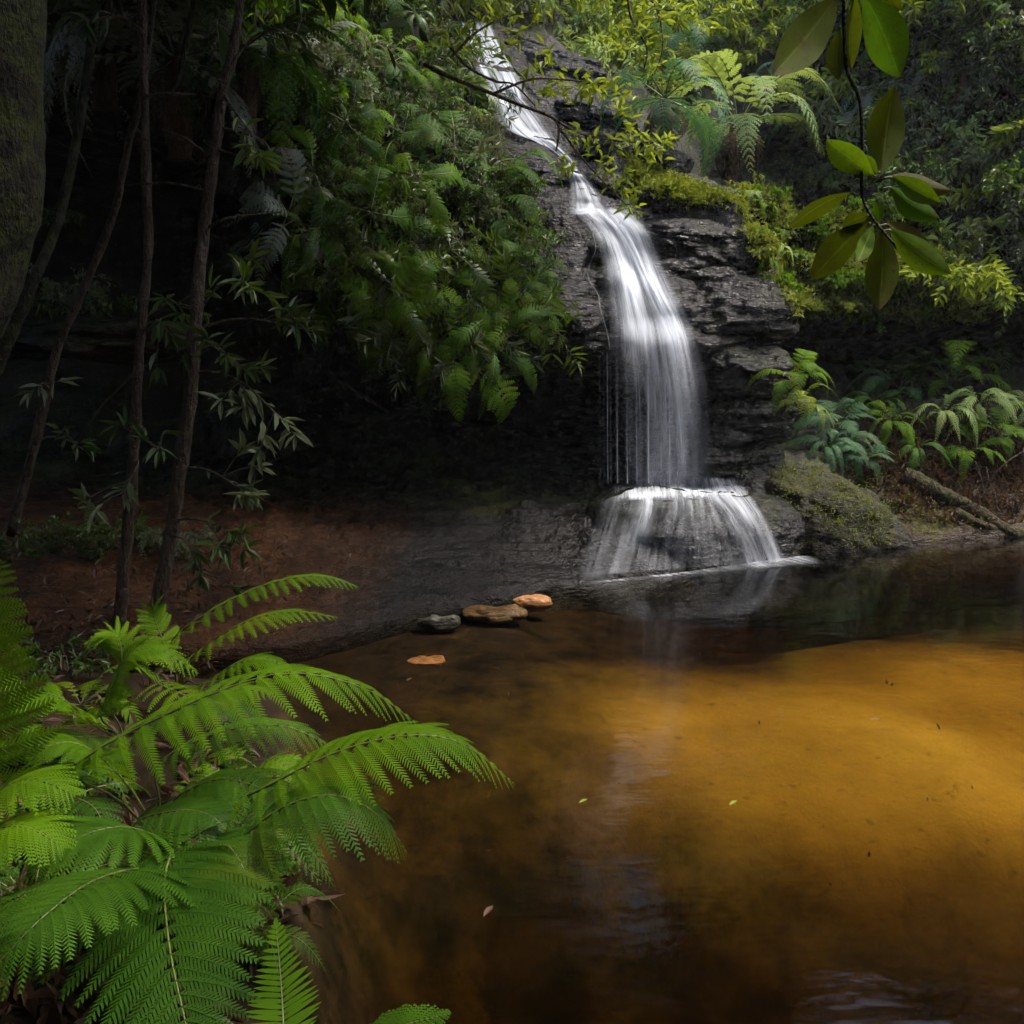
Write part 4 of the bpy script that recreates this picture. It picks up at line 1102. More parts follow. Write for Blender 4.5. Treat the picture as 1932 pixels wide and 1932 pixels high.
# log, sticks
def stick(name, pts, r0, r1, mat, label, cat="stick", seg=8, rough=.15, seed=0, group=None):
    q = path_pts(pts, 26)
    V, F = tube(q, np.linspace(r0, r1, len(q)), seg, rough, seed)
    o = obj(name, mesh_np(name, V, F, True), mat)
    return setp(o, label, cat, group)
lg = [hit(x, y, ROCKS)[0] + Vector((0, -.03, .05)) for x, y in ((1700, 905), (1760, 935), (1830, 970))] + [PZ(1900, 1000, .06), PZ(1990, 1024, -.08)]
stick("fallen_log", [tuple(p) for p in lg], 0.085, .045, M_LOG, "mossy fallen log sloping from the right bank into the pool", "log", 14, .22, 3)
stick("broken_branch", [tuple(hit(1795, 975, ROCKS)[0] + Vector((0, -.05, .05))), tuple(PZ(1850, 990, .12)), tuple(PZ(1890, 1000, .05))], .06, .03, M_LOG, "short dark broken branch below the fallen log", "branch", 8, .2, 4)
for i, (a, b, c, Y) in enumerate((((1850, 930), (1890, 880), (1932, 850), 8.0), ((1905, 980), (1930, 940), (1960, 890), 7.9), ((1860, 880), (1870, 920), (1895, 960), 8.1), ((1840, 870), (1855, 920), (1850, 960), 8.05))):
    stick("bare_stalk", [tuple(P(*a, Y)), tuple(P(*b, Y - .05)), tuple(P(*c, Y))], .008, .004, M_TWIG, "thin bare stalk poking out of the right bank", "stalk", 5, 0, i, "bare stalks on the right bank")
stick("dead_stick", [tuple(P(600, 688, 7.9)), tuple(P(660, 730, 7.9)), tuple(P(735, 778, 7.9))], .03, .016, M_TWIG, "dim fallen stick leaning in the dark cave left of the falls", "stick", 7, .2, 8)

# ------------------------------------------------------------------ big mossy tree and saplings on the left
def crown_mesh(center, size, n, leaf, seed, hole=None, sp=.28):
    rs = np.random.default_rng(seed)
    nc = n // 40
    c = rs.normal(0, 1, (nc, 3)); c = nrmz(c) * (rs.uniform(0, 1, (nc, 1)) ** .4)
    c = c * np.array(size) + np.array(center)
    if hole is not None: c = c[~hole(c)]
    p = np.repeat(c, 40, 0); p = p + rs.normal(0, sp, p.shape)
    d = nrmz(rs.normal(0, 1, p.shape) + np.array([0, 0, -.4])); nm = nrmz(rs.normal(0, .6, p.shape) + np.array([0, 0, 1]))
    V, F = leaf_array(p, d, nm, leaf * rs.uniform(.7, 1.3, len(p)), leaf * .38 * rs.uniform(.7, 1.3, len(p)))
    return mesh_np("crown", V, F)

def tree(name, label, pts, r0, r1, mat, crown=None, rough=.12, seg=14, seed=0, cat="tree", group=None, n=40):
    base = Vector(pts[0])
    e = empty(name, base, label, cat, group)
    q = path_pts(pts, n)
    V, F = tube(q, np.linspace(r0, r1, n), seg, rough, seed)
    part("trunk", mesh_np("trunk", V, F, True), mat, e)
    if crown:
        part("crown", crown, M_LEAFDK, e, 'stuff')
    return e

big = [P(-520, 1250, 3.3), P(-300, 900, 3.25), P(-95, 640, 3.2), P(-25, 460, 3.2), P(0, 340, 3.2), P(12, 200, 3.2), P(15, 0, 3.2), P(-10, -400, 3.3), P(-60, -1500, 3.6)]
tree("mossy_tree", "thick mossy tree trunk at the left edge of the picture", big, .17, .10, M_BARKMOSS, crown_mesh((-1.7, 5.0, 5.3), (3.4, 2.5, 1.0), 12500, .36, 3), .2, 18, 2)  # crown is out of view, placed and spread to shade the left bank
tree("leaning_tree", "thin dark trunk leaning across behind the mossy tree", [P(-40, 760, 4.6), P(-5, 690, 4.6), P(25, 620, 4.6), P(60, 540, 4.6), P(120, 380, 4.8), P(170, 100, 5.0), P(200, -200, 5.2)], .035, .02, M_BARKMOSS, None, .15, 8, 3)

def leafy_branch(parent, start, tip, nleaf, leaf, seed, mat, r=.008, whorl=.5, sag=.05):
    rs = np.random.default_rng(seed)
    a, b = np.array(start), np.array(tip); mid = (a + b) / 2 + np.array([0, 0, sag]) + rs.normal(0, .02, 3)
    q = path_pts([a, mid, b], 14)
    A = Acc(); A.add(*tube(q, np.linspace(r, r * .35, 14), 5))
    pos, dr, nm = [], [], []
    L = np.linalg.norm(b - a)
    tw = [q]
    for k in range(max(2, nleaf // 9)):
        st = q[rs.integers(6, 14)]
        dv = nrmz((b - a) / L * .6 + rs.normal(0, .6, 3)) * rs.uniform(.08, .22)
        t_ = path_pts([st, st + dv * .5 + np.array([0, 0, .01]), st + dv], 7); tw.append(t_)
        A.add(*tube(t_, np.linspace(r * .5, r * .2, 7), 4))
    for t_ in tw:
        m = max(4, nleaf // len(tw)); ts = 1 - np.abs(rs.normal(0, whorl * .5, m)); idx = np.clip((ts * (len(t_) - 1)).astype(int), len(t_) // 3, len(t_) - 2)
        tg = nrmz(t_[idx + 1] - t_[idx]); rn = rs.normal(0, 1, (m, 3))
        pos.append(t_[idx + 1]); dr.append(nrmz(tg * .6 + nrmz(rn) * .8 + np.array([0, 0, -.1]))); nm.append(nrmz(np.array([0, 0, 1.0]) + rs.normal(0, .4, (m, 3))))
    pos, dr, nm = np.concatenate(pos), np.concatenate(dr), np.concatenate(nm)
    s = rs.uniform(.7, 1.2, len(pos))
    V, F = leaf_array(pos, dr, nm, leaf[0] * s, leaf[1] * s, fold=.18)
    o = part("branch", A.mesh("branch", True), M_TWIG, parent)
    f = obj("leaves", mesh_np("leaves", V, F), mat); f.parent = o; f['kind'] = 'stuff'
    return o

S1 = [P(222, 1185, 4.35), P(232, 1090, 4.35), P(250, 900, 4.35), P(258, 760, 4.35), P(266, 620, 4.35), P(280, 470, 4.4), P(276, 330, 4.4), P(272, 180, 4.4), P(268, 0, 4.4), P(262, -500, 4.5)]
S2 = [P(292, 1170, 4.25), P(315, 1050, 4.25), P(335, 920, 4.25), P(357, 760, 4.25), P(368, 600, 4.25), P(385, 440, 4.3), P(402, 310, 4.3), P(422, 170, 4.3), P(455, 0, 4.4), P(500, -500, 4.6)]
S3 = [P(20, 1010, 5.4), P(60, 860, 5.35), P(88, 740, 5.3), P(115, 640, 5.3), P(160, 540, 5.25), P(205, 430, 5.2), P(228, 350, 5.1), P(245, 260, 5.0), P(266, 180, 4.9), P(290, 0, 4.9), P(320, -400, 4.9)]
t1 = tree("sapling", "slender reddish sapling, left of the two standing by the water", S1, .03, .017, M_BARK, crown_mesh(P(230, -700, 4.6), (.9, 1.0, .7), 2400, .14, 11), .28, 11, 5)
t2 = tree("sapling", "slender sapling with leafy side branches, right of the two standing by the water", S2, .038, .018, M_BARK, crown_mesh(P(520, -650, 4.8), (1.0, 1.0, .7), 2400, .14, 12), .28, 11, 6)
t3 = tree("sapling", "thin sapling leaning to the right behind the other two saplings", S3, .03, .014, M_BARK, crown_mesh(P(320, -500, 5.2), (.9, .9, .6), 1500, .14, 13), .26, 10, 7)
for par, a, b, n, Yl, m in ((t2, (368, 620), (590, 625), 44, 4.1, M_LEAFDK), (t2, (362, 700), (540, 800), 54, 4.0, M_LEAFGR), (t2, (340, 880), (470, 935), 44, 4.0, M_LEAFGR), (t2, (372, 590), (470, 545), 40, 4.1, M_LEAF),
                        (t2, (366, 640), (450, 690), 40, 4.1, M_LEAFDK), (t1, (264, 640), (330, 640), 44, 4.2, M_LEAFDK), (t1, (268, 600), (350, 600), 30, 4.3, M_LEAF), (t2, (345, 830), (300, 850), 22, 4.1, M_LEAFDK),
                        (t2, (325, 980), (430, 1040), 40, 4.0, M_LEAFDK), (t1, (254, 860), (230, 930), 24, 4.2, M_LEAFGR), (t3, (95, 735), (75, 740), 16, 5.1, M_LEAFGR), (t3, (70, 830), (160, 850), 22, 5.1, M_LEAFDK),
                        (t2, (425, 180), (480, 260), 36, 4.2, M_LEAF), (t2, (430, 130), (560, 60), 40, 4.2, M_LEAFDK), (t1, (270, 60), (180, 20), 30, 4.3, M_LEAFDK), (t2, (320, 1010), (380, 1085), 26, 3.95, M_LEAFDK)):
    leafy_branch(par, P(*a, 4.27 if par is t2 else (4.37 if par is t1 else 5.3)), P(*b, Yl), n, (.105, .03), hash((a, b)) % 999, m)
for par, pts in ((t2, [(392, 362), (320, 345), (238, 350)]), (t1, [(275, 182), (320, 176), (362, 178)]), (t2, [(400, 300), (350, 262), (290, 240)]), (t2, [(388, 432), (430, 412), (530, 400)]),
                 (t1, [(256, 700), (190, 770), (140, 850)]), (t2, [(402, 280), (470, 300), (560, 310)]), (t2, [(410, 240), (500, 270), (520, 350)]), (t1, [(252, 890), (210, 895), (170, 900)])):
    Y0 = 4.3 if par is t2 else 4.38
    q = path_pts([P(*pts[0], Y0), P(*pts[1], Y0 - .03), P(*pts[2], Y0 + .05)], 14)
    part("bare_twig", mesh_np("bare_twig", *tube(q, np.linspace(.009, .004, 14), 5), True), M_BARK, par)
fig = [(345, 110, 5.6), (355, 60, 5.6), (375, -40, 5.6), (335, 150, 5.6), (318, 180, 5.6)]
stick("hanging_vine", [tuple(P(*p)) for p in (fig[2], fig[1], fig[0], fig[3], fig[4])], .022, .012, M_BARKMOSS, "dark leaning vine stem in front of the grey tree fern", "vine", 7, .15, 9)

# low growth in the left shade
for i, (px, py, k, s) in enumerate(((60, 590, 'broad', .5), (140, 585, 'small', .5), (210, 590, 'broad', .4), (100, 420, 'broad', .35), (60, 1010, 'broad', .5), (150, 1000, 'small', .5), (230, 985, 'broad', .5), (330, 1000, 'small', .4), (120, 1160, 'broad', .35))):
    Y = 6.6 if py < 700 else 5.6
    if py > 1100: Y = 3.6
    p = P(px, py, Y)
    if py >= 700:
        l, nr = drop(p.x, p.y, LAND, 1.2); p = l if l else p
    shrub(k, p, s, ("dim leafy plant on the dark ledge behind the saplings", "dim leafy plant on the cave floor behind the saplings")[py > 700], ("plants on the dark left ledge", "plants on the left cave floor")[py > 700], seed=1500 + i)
slab(120, 640, 6.9, 520, 70, 1.2, 31, M_CLIFF, (0, 0, 0), "rock_slab", 3)

# unseen tree added behind the viewer so its crown shades the near pool
tree("shade_tree", "unseen tall tree added behind the viewer to shade the near pool", [(-1.6, -2.6, .3), (-1.5, -2.6, 2.5), (-1.4, -2.4, 5), (-1.2, -2.2, 7.5)], .28, .16, M_BARKMOSS, crown_mesh((.8, -2.1, 6.0), (5.5, 2.5, 1.5), 9000, .42, 5), .15, 16, 8)

tall_crown = crown_mesh((0, 0, 4.6), (3.2, 2.4, 4.6), 6400, .5, 77, sp=.4)
low_crown = crown_mesh((0, 0, 3.4), (2.6, 2.6, 3.0), 4200, .5, 78, sp=.4)
for i, (x, y, h, lab) in enumerate([(-8.0, 16, 1, 0), (-3.8, 16.8, 1, 0), (-0.2, 16.8, 1, 0), (4.0, 16.6, 1, 0), (-11, 12, 1, 0),
        (-5.6, -.6, 0, 1), (-4.6, -4.2, 0, 1), (-.6, -6.4, 0, 1), (3.8, -6.2, 0, 1), (8.0, -4.0, 0, 1), (9.8, .4, 0, 1), (10.2, 4.6, 0, 1), (-6.6, 3.2, 0, 1)]):  # unseen trees added to shade the gorge and darken the pool's reflections
    l, nr = drop(x, y, LAND, 40.0)
    l = l if l else Vector((x, y, .4))
    if l.z < 0: l.z = -1.0
    e = empty("shade_tree", l, ("unseen tall tree added on the hilltop to block the sky", "unseen bushy tree added round the pool for shade")[lab], "tree", ("added shade trees on the hilltop", "added shade trees round the pool")[lab])
    V, F = tube(path_pts([(0, 0, -.3), (.1, 0, 2), (-.05, 0, 4), (0, 0, 7 if h else 5)], 20), np.linspace(.2, .09, 20), 10, .12, i)
    obj("trunk", mesh_np("trunk", V, F, True), M_BARK, e)
    c = obj("crown", tall_crown if h else low_crown, M_LEAFDK, e); c['kind'] = 'stuff'; c.rotation_euler = (0, 0, i * 1.3)

# ------------------------------------------------------------------ yellow-green branches in front of the cascade
YB = empty("overhanging_branch", P(830, 160, 7.2), "thin overhanging branch with yellow green leaf whorls crossing the upper cascade", "branch")
def twig(par, pts, r=.012, name="twig", Y=6.9):
    q = path_pts([tuple(P(x, y, Y)) for x, y in pts], 24)
    return part(name, mesh_np(name, *tube(q, np.linspace(r, r * .4, 24), 6), True), M_TWIG, par)
twig(YB, [(800, 120), (854, 147), (930, 177), (978, 197), (1044, 223), (1054, 253), (1049, 285)], .018)
twig(YB, [(850, 90), (884, 127), (934, 153), (970, 160), (1010, 200)], .012)
twig(YB, [(1044, 223), (1090, 250), (1160, 265), (1220, 268), (1262, 260)], .010)
twig(YB, [(1054, 240), (1100, 300), (1140, 345), (1180, 385), (1196, 400)], .009)
twig(YB, [(930, 177), (1000, 150), (1060, 150), (1130, 160), (1190, 195)], .010)
twig(YB, [(850, 110), (900, 60), (960, 30), (1010, 25)], .010)
def whorl(par, px, py, Y, n, L, seed, mat=M_LEAFYL):
    rs = np.random.default_rng(seed); c = np.array(P(px, py, Y))
    pos, d = [], []
    for k in range(n):
        pos.append(c + rs.normal(0, .035, 3)); d.append(nrmz(rs.normal(0, 1, 3) * np.array([1, 1, .8])))
    V, F = leaf_array(pos, d, nrmz(rs.normal(0, .45, (n, 3)) + np.array([0, -.2, 1])), L * rs.uniform(.7, 1.3, n), L * .36 * rs.uniform(.8, 1.2, n), droop=.25)
    o = part("leaf_cluster", mesh_np("leaf_cluster", V, F), mat, par); o['kind'] = 'stuff'
cl = [(934, 27), (884, 67), (831, 60), (970, 60), (1027, 110), (997, 140), (1024, 173), (1111, 160), (1127, 173), (1177, 180), (1180, 213), (1087, 260), (1121, 273), (1164, 267), (1211, 267), (1261, 260), (1227, 293),
      (1144, 320), (1071, 310), (1194, 393), (1164, 350), (1180, 335), (955, 100), (905, 30), (860, 95), (1010, 30), (1060, 150), (1150, 150), (1090, 180), (1240, 280), (1200, 250), (1188, 372)]
for i, (x, y) in enumerate(cl): whorl(YB, x, y, 6.9 + random.uniform(-.15, .15), 15, .085, 2000 + i)
YB2 = empty("hanging_spray", P(1200, -60, 7.4), "yellow green leafy spray hanging from the top edge right of the upper cascade", "branch")
twig(YB2, [(1180, -60), (1190, 30), (1220, 90), (1215, 130)], .012, Y=7.4); twig(YB2, [(1200, -40), (1240, 20), (1250, 90), (1235, 140)], .01, Y=7.4); twig(YB2, [(1240, 20), (1290, 20), (1320, 40)], .008, Y=7.4)
for i, (x, y) in enumerate(((1164, 27), (1204, 20), (1238, 60), (1211, 100), (1244, 100), (1220, 130), (1180, 60), (1260, 30), (1300, 25), (1325, 45), (1225, 0), (1180, -10), (1275, 5))): whorl(YB2, x, y, 7.4 + random.uniform(-.15, .15), 15, .09, 2100 + i)

# ------------------------------------------------------------------ large hanging leaves close to the viewer, top right
M_BIG = [leaf_material("hanging_leaf_" + n_, a, b, .6, .32, veins=True, spec=.06) for n_, a, b in (("olive", (0.035, 0.055, 0.002), (0.07, 0.095, 0.003)), ("green", (0.03, 0.08, 0.002), (0.06, 0.135, 0.004)), ("bright", (0.06, 0.115, 0.003), (0.10, 0.18, 0.005)), ("brown", (0.03, 0.036, 0.003), (0.06, 0.058, 0.005)))]
HB = empty("hanging_leafy_stem", P(1590, -60, 1.7), "dark stem of large green leaves hanging close to the viewer at top right", "branch")
def cpx(x, y): return (1288 + x / 3.0, y / 3.0)
def hstem(pts, r, name="stem"):
    q = path_pts([tuple(P(*cpx(x, y), Y)) for x, y, Y in pts], 40)
    part(name, mesh_np(name, *tube(q, np.linspace(r, r * .6, 40), 8, .1), True), M_BARKMOSS, HB)
hstem([(920, -150, 1.7), (912, 0, 1.7), (915, 200, 1.7), (930, 400, 1.7), (1000, 560, 1.7), (1015, 800, 1.7), (1012, 1000, 1.7), (1020, 1120, 1.7), (1060, 1210, 1.69), (1110, 1280, 1.68), (1200, 1385, 1.67)], .0036)
def big_leaf(b, t, w, mat, dY=0.0, roll=0.0, curl=.10, seed=0, Yb=1.7):
    rs = np.random.default_rng(seed)
    B, Tt = np.array(P(*cpx(*b), Yb)), np.array(P(*cpx(*t), Yb + dY))
    L = np.linalg.norm(Tt - B); d = (Tt - B) / L; wm = .95 * w / 3.0 * Yb / CP / FL / W; roll *= .7
    view = nrmz((B + Tt) / 2 - np.array(CAM)); s = nrmz(np.cross(d, view)); u = nrmz(np.cross(s, d))
    s2 = s * math.cos(roll) + u * math.sin(roll); u2 = np.cross(s2, d)
    m, k = 17, 9
    v = np.linspace(0, 1, m); prof = np.sin(np.pi * np.clip(v, 0, 1) ** 1.25) ** .85 * (1 - .25 * v) * (v > .02) + .02
    prof = prof / prof.max()
    prof[-1] = .01; prof[0] = .03
    uu = np.linspace(-1, 1, k)
    c = B + d * (L * v)[:, None] + u2 * (curl * L * np.sin(np.pi * v) * .6)[:, None] + s * (L * .03 * np.sin(v * 3 + seed))[:, None]
    V = c[:, None] + s2 * (uu[None, :, None] * (prof * wm / 2)[:, None, None]) + u2 * ((np.abs(uu) ** 1.3)[None, :, None] * (prof * wm * .16)[:, None, None]) * (1 if seed % 2 else -1)
    V = V + u2 * (np.sin(v * 17 + seed)[:, None] * np.abs(uu)[None] * wm * .012)[..., None]
    uv = np.stack([np.repeat((uu[None] + 1) / 2, m, 0), np.repeat(v[:, None], k, 1)], -1)
    me = mesh_np("leaf", V.reshape(-1, 3), grid_faces(m, k), True, uv=uv.reshape(-1, 2))
    part("leaf", me, mat, HB)
O, G, BR, BW = M_BIG
for i, a in enumerate((((890, -40), (505, 425), 235, O, -.06, .25), ((1000, -40), (1242, 430), 225, G, -.02, -.2), ((965, -30), (968, 390), 135, O, .10, .9), ((885, 160), (885, 455), 105, O, .02, .5), ((1040, -80), (1235, 60), 150, O, .05, .3),
                       ((1108, 990), (1215, 485), 205, O, .02, -.15), ((1085, 1000), (815, 785), 150, BR, -.04, .35), ((1180, 1000), (1525, 1070), 130, BW, .05, .8), ((1175, 1005), (1465, 1140), 115, BR, -.02, .3), ((1170, 1060), (1462, 1235), 140, G, .03, .5),
                       ((965, 1090), (595, 1290), 120, O, .09, .9), ((1065, 1260), (715, 1575), 190, O, .05, .4), ((1088, 1270), (978, 1485), 95, BR, -.05, .3), ((1118, 1275), (1118, 1755), 180, O, -.03, .1), ((1150, 1270), (1442, 1430), 150, BW, .06, 1.0),
                       ((1165, 1300), (1528, 1542), 160, BR, -.02, .3), ((1055, 1215), (905, 1285), 100, O, .03, .5), ((1108, 1262), (1100, 1140), 60, G, .0, .3), ((1100, 1000), (1030, 870), 70, BR, .02, .5))):
    big_leaf(a[0], a[1], a[2], a[3], a[4], a[5], seed=i)
    q = path_pts([tuple(P(*cpx(a[0][0] * .7 + 1015 * .3 if i > 4 else a[0][0] * .8 + 915 * .2, a[0][1] + (12 if i > 4 else -10)), 1.7)), tuple(P(*cpx(*a[0]), 1.7)), tuple(P(*cpx(a[0][0] * .96 + a[1][0] * .04, a[0][1] * .96 + a[1][1] * .04), 1.7 + a[4] * .04))], 6)
    part("leaf_stalk", mesh_np("leaf_stalk", *tube(q, np.linspace(.0022, .0016, 6), 6), True), M_STEM, HB)

# ------------------------------------------------------------------ foreground ferns, lower left
def plant_base(px, py, Y):
    p = P(px, py, Y); l, n = drop(p.x, p.y, LAND, 1.45)
    return l if l else p
def fg_fern(base, label, fronds, mat=M_FERN):
    e = empty("fern", base, label, "fern", None)
    for i, f in enumerate(fronds):
        pts = [tuple(P(*p)) for p in f['p']]
        if f.get('stipe', True):
            b = np.array(base); a = np.array(pts[0]); pts = [tuple(b), tuple((b * .5 + a * .5) + np.array([0, 0, .05 * np.linalg.norm(a - b)]))] + pts
            seg = np.linalg.norm(np.diff(np.array(pts), axis=0), axis=1); 
            st = (2.0 / (len(pts) - 1)) * .98
        else: st = .02
        A, rc = frond_geo(pts, f.get('up', (0, -.15, 1)), f['w'], npin=f.get('n', 19), npl=f.get('k', 20), stipe=st, droop=f.get('d', .45), fwd=f.get('fwd', .2), shape=f.get('shape', 'tri'), rw=f.get('rw', .0045), seed=i * 7 + len(fronds), ang0=f.get('a0', 74), ang1=f.get('a1', 40))
        frond_objects("frond", A, rc, f.get('m', mat), e)
    return e
fg_fern(plant_base(300, 1560, 2.35), "bright green fern whose long frond arches right over the pool edge", [
    dict(p=[(140, 1450, 2.12), (320, 1345, 2.1), (520, 1272, 2.1), (680, 1295, 2.15), (790, 1368, 2.2)], w=.225, n=24, k=26, d=.5),
    dict(p=[(470, 1500, 1.98), (620, 1425, 1.95), (760, 1388, 1.95), (870, 1402, 1.98), (968, 1478, 2.02)], w=.215, n=23, k=26, d=.5),
    dict(p=[(420, 1600, 1.9), (530, 1525, 1.85), (630, 1500, 1.83), (710, 1535, 1.85), (765, 1605, 1.88)], w=.22, n=21, k=24, d=.5, m=M_FERNDK),
    dict(p=[(300, 1440, 2.3), (420, 1380, 2.25), (540, 1370, 2.25), (640, 1420, 2.28)], w=.17, d=.5, m=M_FERNDK),
    dict(p=[(340, 1500, 2.1), (420, 1470, 2.05), (520, 1500, 2.0), (590, 1570, 1.98)], w=.18, d=.5, m=M_FERNDK),
    dict(p=[(240, 1480, 2.3), (180, 1420, 2.2), (120, 1400, 2.15), (50, 1430, 2.1)], w=.16, d=.4)])
fg_fern(plant_base(330, 1255, 3.6), "pale green fern at the foot of the saplings reaching towards the sand", [
    dict(p=[(330, 1200, 3.3), (430, 1135, 3.25), (530, 1095, 3.2), (610, 1088, 3.2), (675, 1108, 3.2)], w=.16, d=.4, n=22, k=14),
    dict(p=[(360, 1240, 3.2), (450, 1180, 3.1), (540, 1155, 3.1), (635, 1165, 3.1)], w=.16, d=.4, n=20, k=14),
    dict(p=[(330, 1260, 3.3), (300, 1190, 3.3), (290, 1150, 3.3), (310, 1120, 3.3)], w=.12, d=.3, n=18, k=12),
    dict(p=[(380, 1290, 3.1), (450, 1250, 3.0), (510, 1245, 3.0), (560, 1275, 3.0)], w=.15, d=.4, n=20, k=14),
    dict(p=[(300, 1290, 3.1), (380, 1320, 2.9), (450, 1300, 2.85), (520, 1310, 2.8)], w=.16, d=.4, n=20, k=14)])
fg_fern(plant_base(240, 1400, 2.9), "fern with a thin pale upright stem in the middle of the left bank", [
    dict(p=[(190, 1350, 2.75), (215, 1290, 2.75), (245, 1235, 2.75), (300, 1225, 2.75), (370, 1270, 2.75)], w=.20, d=.4, n=24, k=18),
    dict(p=[(210, 1330, 2.8), (230, 1250, 2.8), (215, 1195, 2.8), (160, 1215, 2.75)], w=.16, d=.4, n=20, k=14),
    dict(p=[(180, 1370, 2.7), (120, 1320, 2.6), (60, 1310, 2.6), (0, 1350, 2.55)], w=.17, d=.4, n=20, k=16),
    dict(p=[(280, 1370, 2.7), (360, 1330, 2.6), (430, 1330, 2.6), (500, 1370, 2.55)], w=.17, d=.4, n=20, k=16, m=M_FERNDK),
    dict(p=[(200, 1390, 2.7), (130, 1390, 2.6), (60, 1390, 2.5), (0, 1430, 2.5)], w=.15, d=.3, n=20, k=16, m=M_FERNDK)])
fg_fern(plant_base(-60, 1560, 2.3), "fern at the left edge with an upright frond of level leaflets", [
    dict(p=[(-40, 1480, 2.1), (-45, 1330, 2.1), (-35, 1180, 2.1), (5, 1060, 2.1)], w=.24, d=.15, n=22, k=18, up=(.15, -1, .35), m=M_FERN, a0=80, a1=55),
    dict(p=[(-70, 1580, 1.8), (-10, 1500, 1.75), (60, 1470, 1.72), (140, 1500, 1.7)], w=.18, d=.4, n=22, k=20),
    dict(p=[(-80, 1620, 1.7), (-20, 1570, 1.65), (50, 1560, 1.62), (120, 1600, 1.6)], w=.17, d=.4, n=22, k=20)])
fg_fern(plant_base(300, 1640, 2.0), "broad fern frond arching towards the viewer at the bottom left", [
    dict(p=[(330, 1600, 1.85), (310, 1660, 1.7), (320, 1790, 1.5), (350, 1930, 1.36), (380, 2080, 1.25)], w=.29, d=.22, n=23, k=26, up=(-.1, -.35, 1), fwd=.12, m=M_FERNDK, a0=66, a1=45),
    dict(p=[(300, 1590, 1.95), (230, 1560, 1.85), (130, 1590, 1.78), (30, 1680, 1.72)], w=.2, d=.35, n=20, k=22, m=M_FERNDK),
    dict(p=[(360, 1600, 1.9), (420, 1590, 1.82), (460, 1640, 1.75), (490, 1730, 1.7)], w=.18, d=.4, n=18, k=20, m=M_FERNDK),
    dict(p=[(280, 1640, 1.8), (180, 1660, 1.6), (70, 1740, 1.45), (-40, 1860, 1.38)], w=.22, d=.3, n=20, k=24, m=M_FERNDK),
    dict(p=[(250, 1560, 2.0), (330, 1530, 1.95), (400, 1540, 1.9), (450, 1600, 1.88)], w=.17, d=.4, n=22, k=18, m=M_FERNDK)])
fg_fern(P(540, 2080, 1.3), "upright sword fern frond with comb-like leaflets at the bottom centre left", [
    dict(p=[(540, 2060, 1.20), (536, 1960, 1.26), (530, 1850, 1.34), (520, 1735, 1.44)], w=.068, d=.08, n=30, k=0, stipe=False, shape='lance', up=(.05, -1, .5), fwd=.05, rw=.0022, a0=84, a1=62)])
fg_fern(P(600, 2060, 1.25), "fern frond tip poking up at the bottom edge over the dark water", [
    dict(p=[(600, 2030, 1.28), (680, 1975, 1.27), (760, 1935, 1.26), (850, 1912, 1.26)], w=.06, d=.2, n=30, k=10, stipe=False, shape='lance', rw=.0022, m=M_FERNDK)])
FILL = [(60, 1500, 2.6, .42), (430, 1420, 2.5, .34), (150, 1290, 3.2, .42), (60, 1700, 1.95, .34), (-150, 1350, 2.9, .5), (-250, 1700, 2.0, .45), (450, 1330, 2.8, .3), (200, 1760, 1.8, .25), (330, 1480, 2.2, .3), (120, 1430, 2.5, .32), (250, 1660, 2.0, .28), (470, 1560, 2.1, .24), (380, 1380, 2.8, .32), (30, 1620, 2.1, .3)]
for i, (px, py, Y, s) in enumerate(FILL):
    fern_plant(plant_base(px, py, Y), s, (M_FERN, M_FERNDK)[i % 2], "low fern filling the gaps between the large foreground ferns", "filler ferns on the left bank", n=9, tilt=(10, 50), seed=1700 + i)

# ------------------------------------------------------------------ stones and floating leaves in the pool
def stone_mat(name, a, b): return rock_material(name, a, b, tuple(c * 1.2 for c in b), 0.05, (0.35, 0.6), bump=.4)
M_ORANGE = stone_mat("orange_stone", (0.30, 0.13, 0.05), (0.48, 0.24, 0.10))
M_GREYST = stone_mat("grey_stone", (0.025, 0.024, 0.02), (0.075, 0.07, 0.055))
M_BROWNST = stone_mat("brown_stone", (0.09, 0.05, 0.02), (0.20, 0.12, 0.05))
M_SUNK = stone_mat("sunken_rock", (0.004, 0.005, 0.006), (0.015, 0.017, 0.02))
def stone(px, py, z, w, h, dp, mat, label, seed, group=None, rot=0):
    c = PZ(px, py, z); m = c.y / CP / FL / W
    if z < -.2:
        l, nr = hit(px, py, LAND); c = l + Vector((0, 0, h * .1)); m = c.y / CP / FL / W
    o = obj("stone", rock_mesh("stone", (w * m, dp, h), seed, 14, 2.5, .16, .05), mat); o.location = c; o.rotation_euler = (0, 0, R(rot))
    setp(o, label, "stone", group); return o
stone(1005, 1138, -.028, 78, .115, .15, M_ORANGE, "smooth orange stone standing out of the water by the shelf", 51)
stone(825, 1174, -.036, 86, .10, .14, M_GREYST, "dark grey stone with a pale top at the water's edge", 52, rot=8)
stone(930, 1158, -.046, 125, .095, .24, M_BROWNST, "flat brown stone awash left of the orange stone", 53)
stone(808, 1248, -.3, 76, .05, .15, M_ORANGE, "orange stone just under the water nearest the ferns", 54)
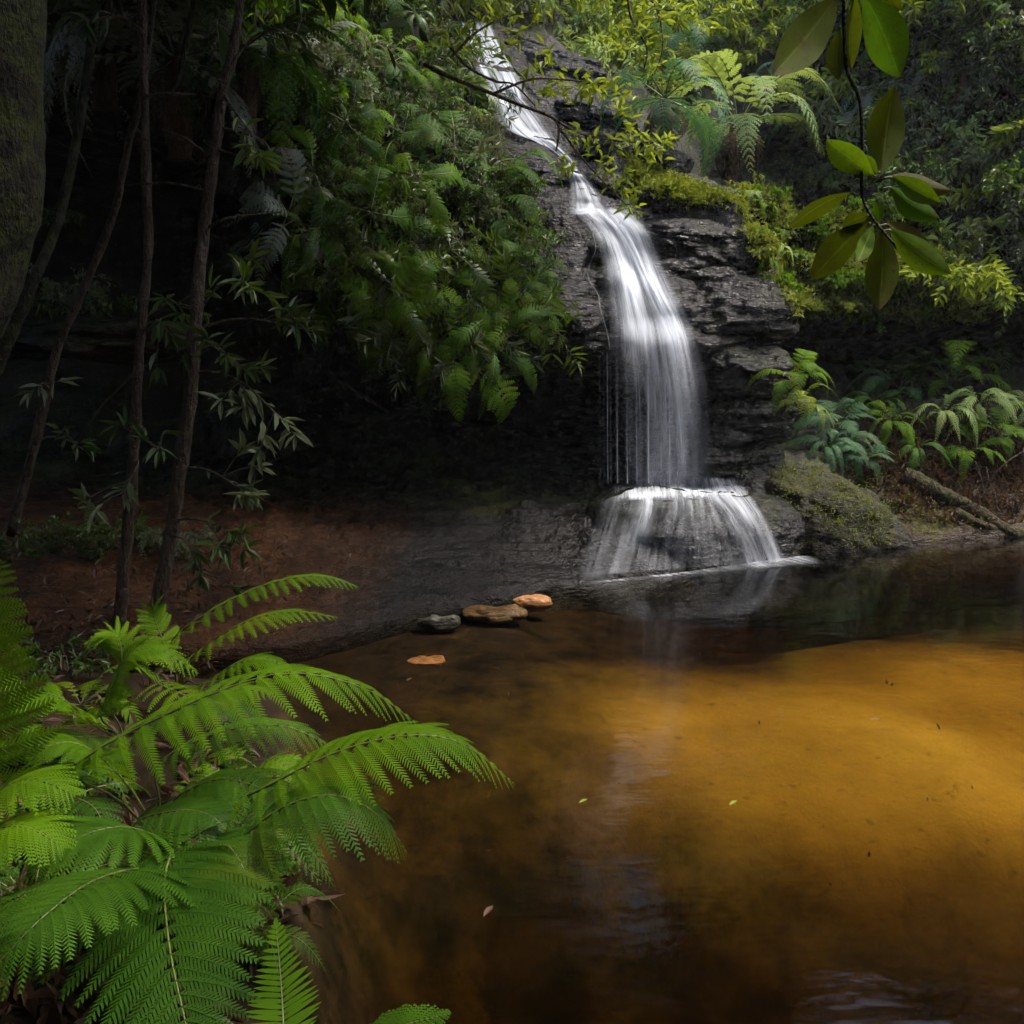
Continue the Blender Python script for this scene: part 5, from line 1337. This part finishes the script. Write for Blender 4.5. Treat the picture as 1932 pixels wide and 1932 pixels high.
for i, (px, py, L, mat, lab) in enumerate(((1390, 1510, .05, M_LEAFYL, "tiny yellow leaf floating in the middle of the pool"), (1108, 1507, .045, M_LEAFYL, "tiny pale leaf floating left of the yellow leaf"), (930, 1708, .06, M_LEAFBR, "thin pale twig-like leaf floating on the dark near water"),
        (1482, 1350, .045, M_LEAFBR, "small dark leaf floating on the golden water, left of the other"), (1640, 1357, .05, M_LEAFBR, "small dark leaf floating on the golden water, right of the other"), (1652, 1225, .04, M_LEAFBR, "small brown leaf floating near the green deep water"))):
    p = PZ(px, py, .004); a = random.uniform(0, 6.28)
    V, F = leaf_array([(0, 0, 0)], [(math.cos(a), math.sin(a), 0)], [(0, 0, 1)], L, L * .35, fold=.15, droop=0)
    setp(obj("floating_leaf", mesh_np("floating_leaf", V, F), mat, None, p), lab, "leaf")

# ------------------------------------------------------------------ tell look-alikes apart by their order across the view
bpy.context.view_layer.update()
same = {}
for o in bpy.data.objects:
    if o.parent is None and o.get('label') and o.get('category') and not o.name.startswith("shade_tree"): same.setdefault(o['label'], []).append(o)
ORD = ["leftmost", "second from left", "third from left", "fourth from left", "fifth from left", "sixth from left", "seventh from left", "eighth from left", "ninth from left", "tenth from left", "eleventh from left", "twelfth from left", "thirteenth from left", "fourteenth from left", "fifteenth from left", "sixteenth from left", "seventeenth from left"]
for lab, os_ in same.items():
    if 1 < len(os_) <= len(ORD):
        os_.sort(key=lambda o: o.matrix_world.translation.x / max(.5, o.matrix_world.translation.y))
        for k, o in enumerate(os_): o['label'] = lab + ", " + ORD[k]

# ------------------------------------------------------------------ damp air of the gorge
HAZE_DENSITY = 0.0010
hv = np.array([[x, y, z] for x in (-70, 70) for y in (-70, 70) for z in (-4.0, 30.0)], float)
hf = np.array([[0, 1, 3, 2], [4, 6, 7, 5], [0, 4, 5, 1], [2, 3, 7, 6], [0, 2, 6, 4], [1, 5, 7, 3]])
HM = Mat("damp_air")
pv = HM.n("VolumePrincipled"); pv.inputs['Color'].default_value = (0.9, 0.93, 0.95, 1); pv.inputs['Density'].default_value = HAZE_DENSITY; pv.inputs['Anisotropy'].default_value = 0.2
HM.l(pv.outputs[0], HM.out.inputs['Volume'])
if HAZE_DENSITY > 0: setp(obj("haze", mesh_np("haze", hv, [hf]), HM.m), "thin damp air over the whole gorge", None, None, 'stuff')
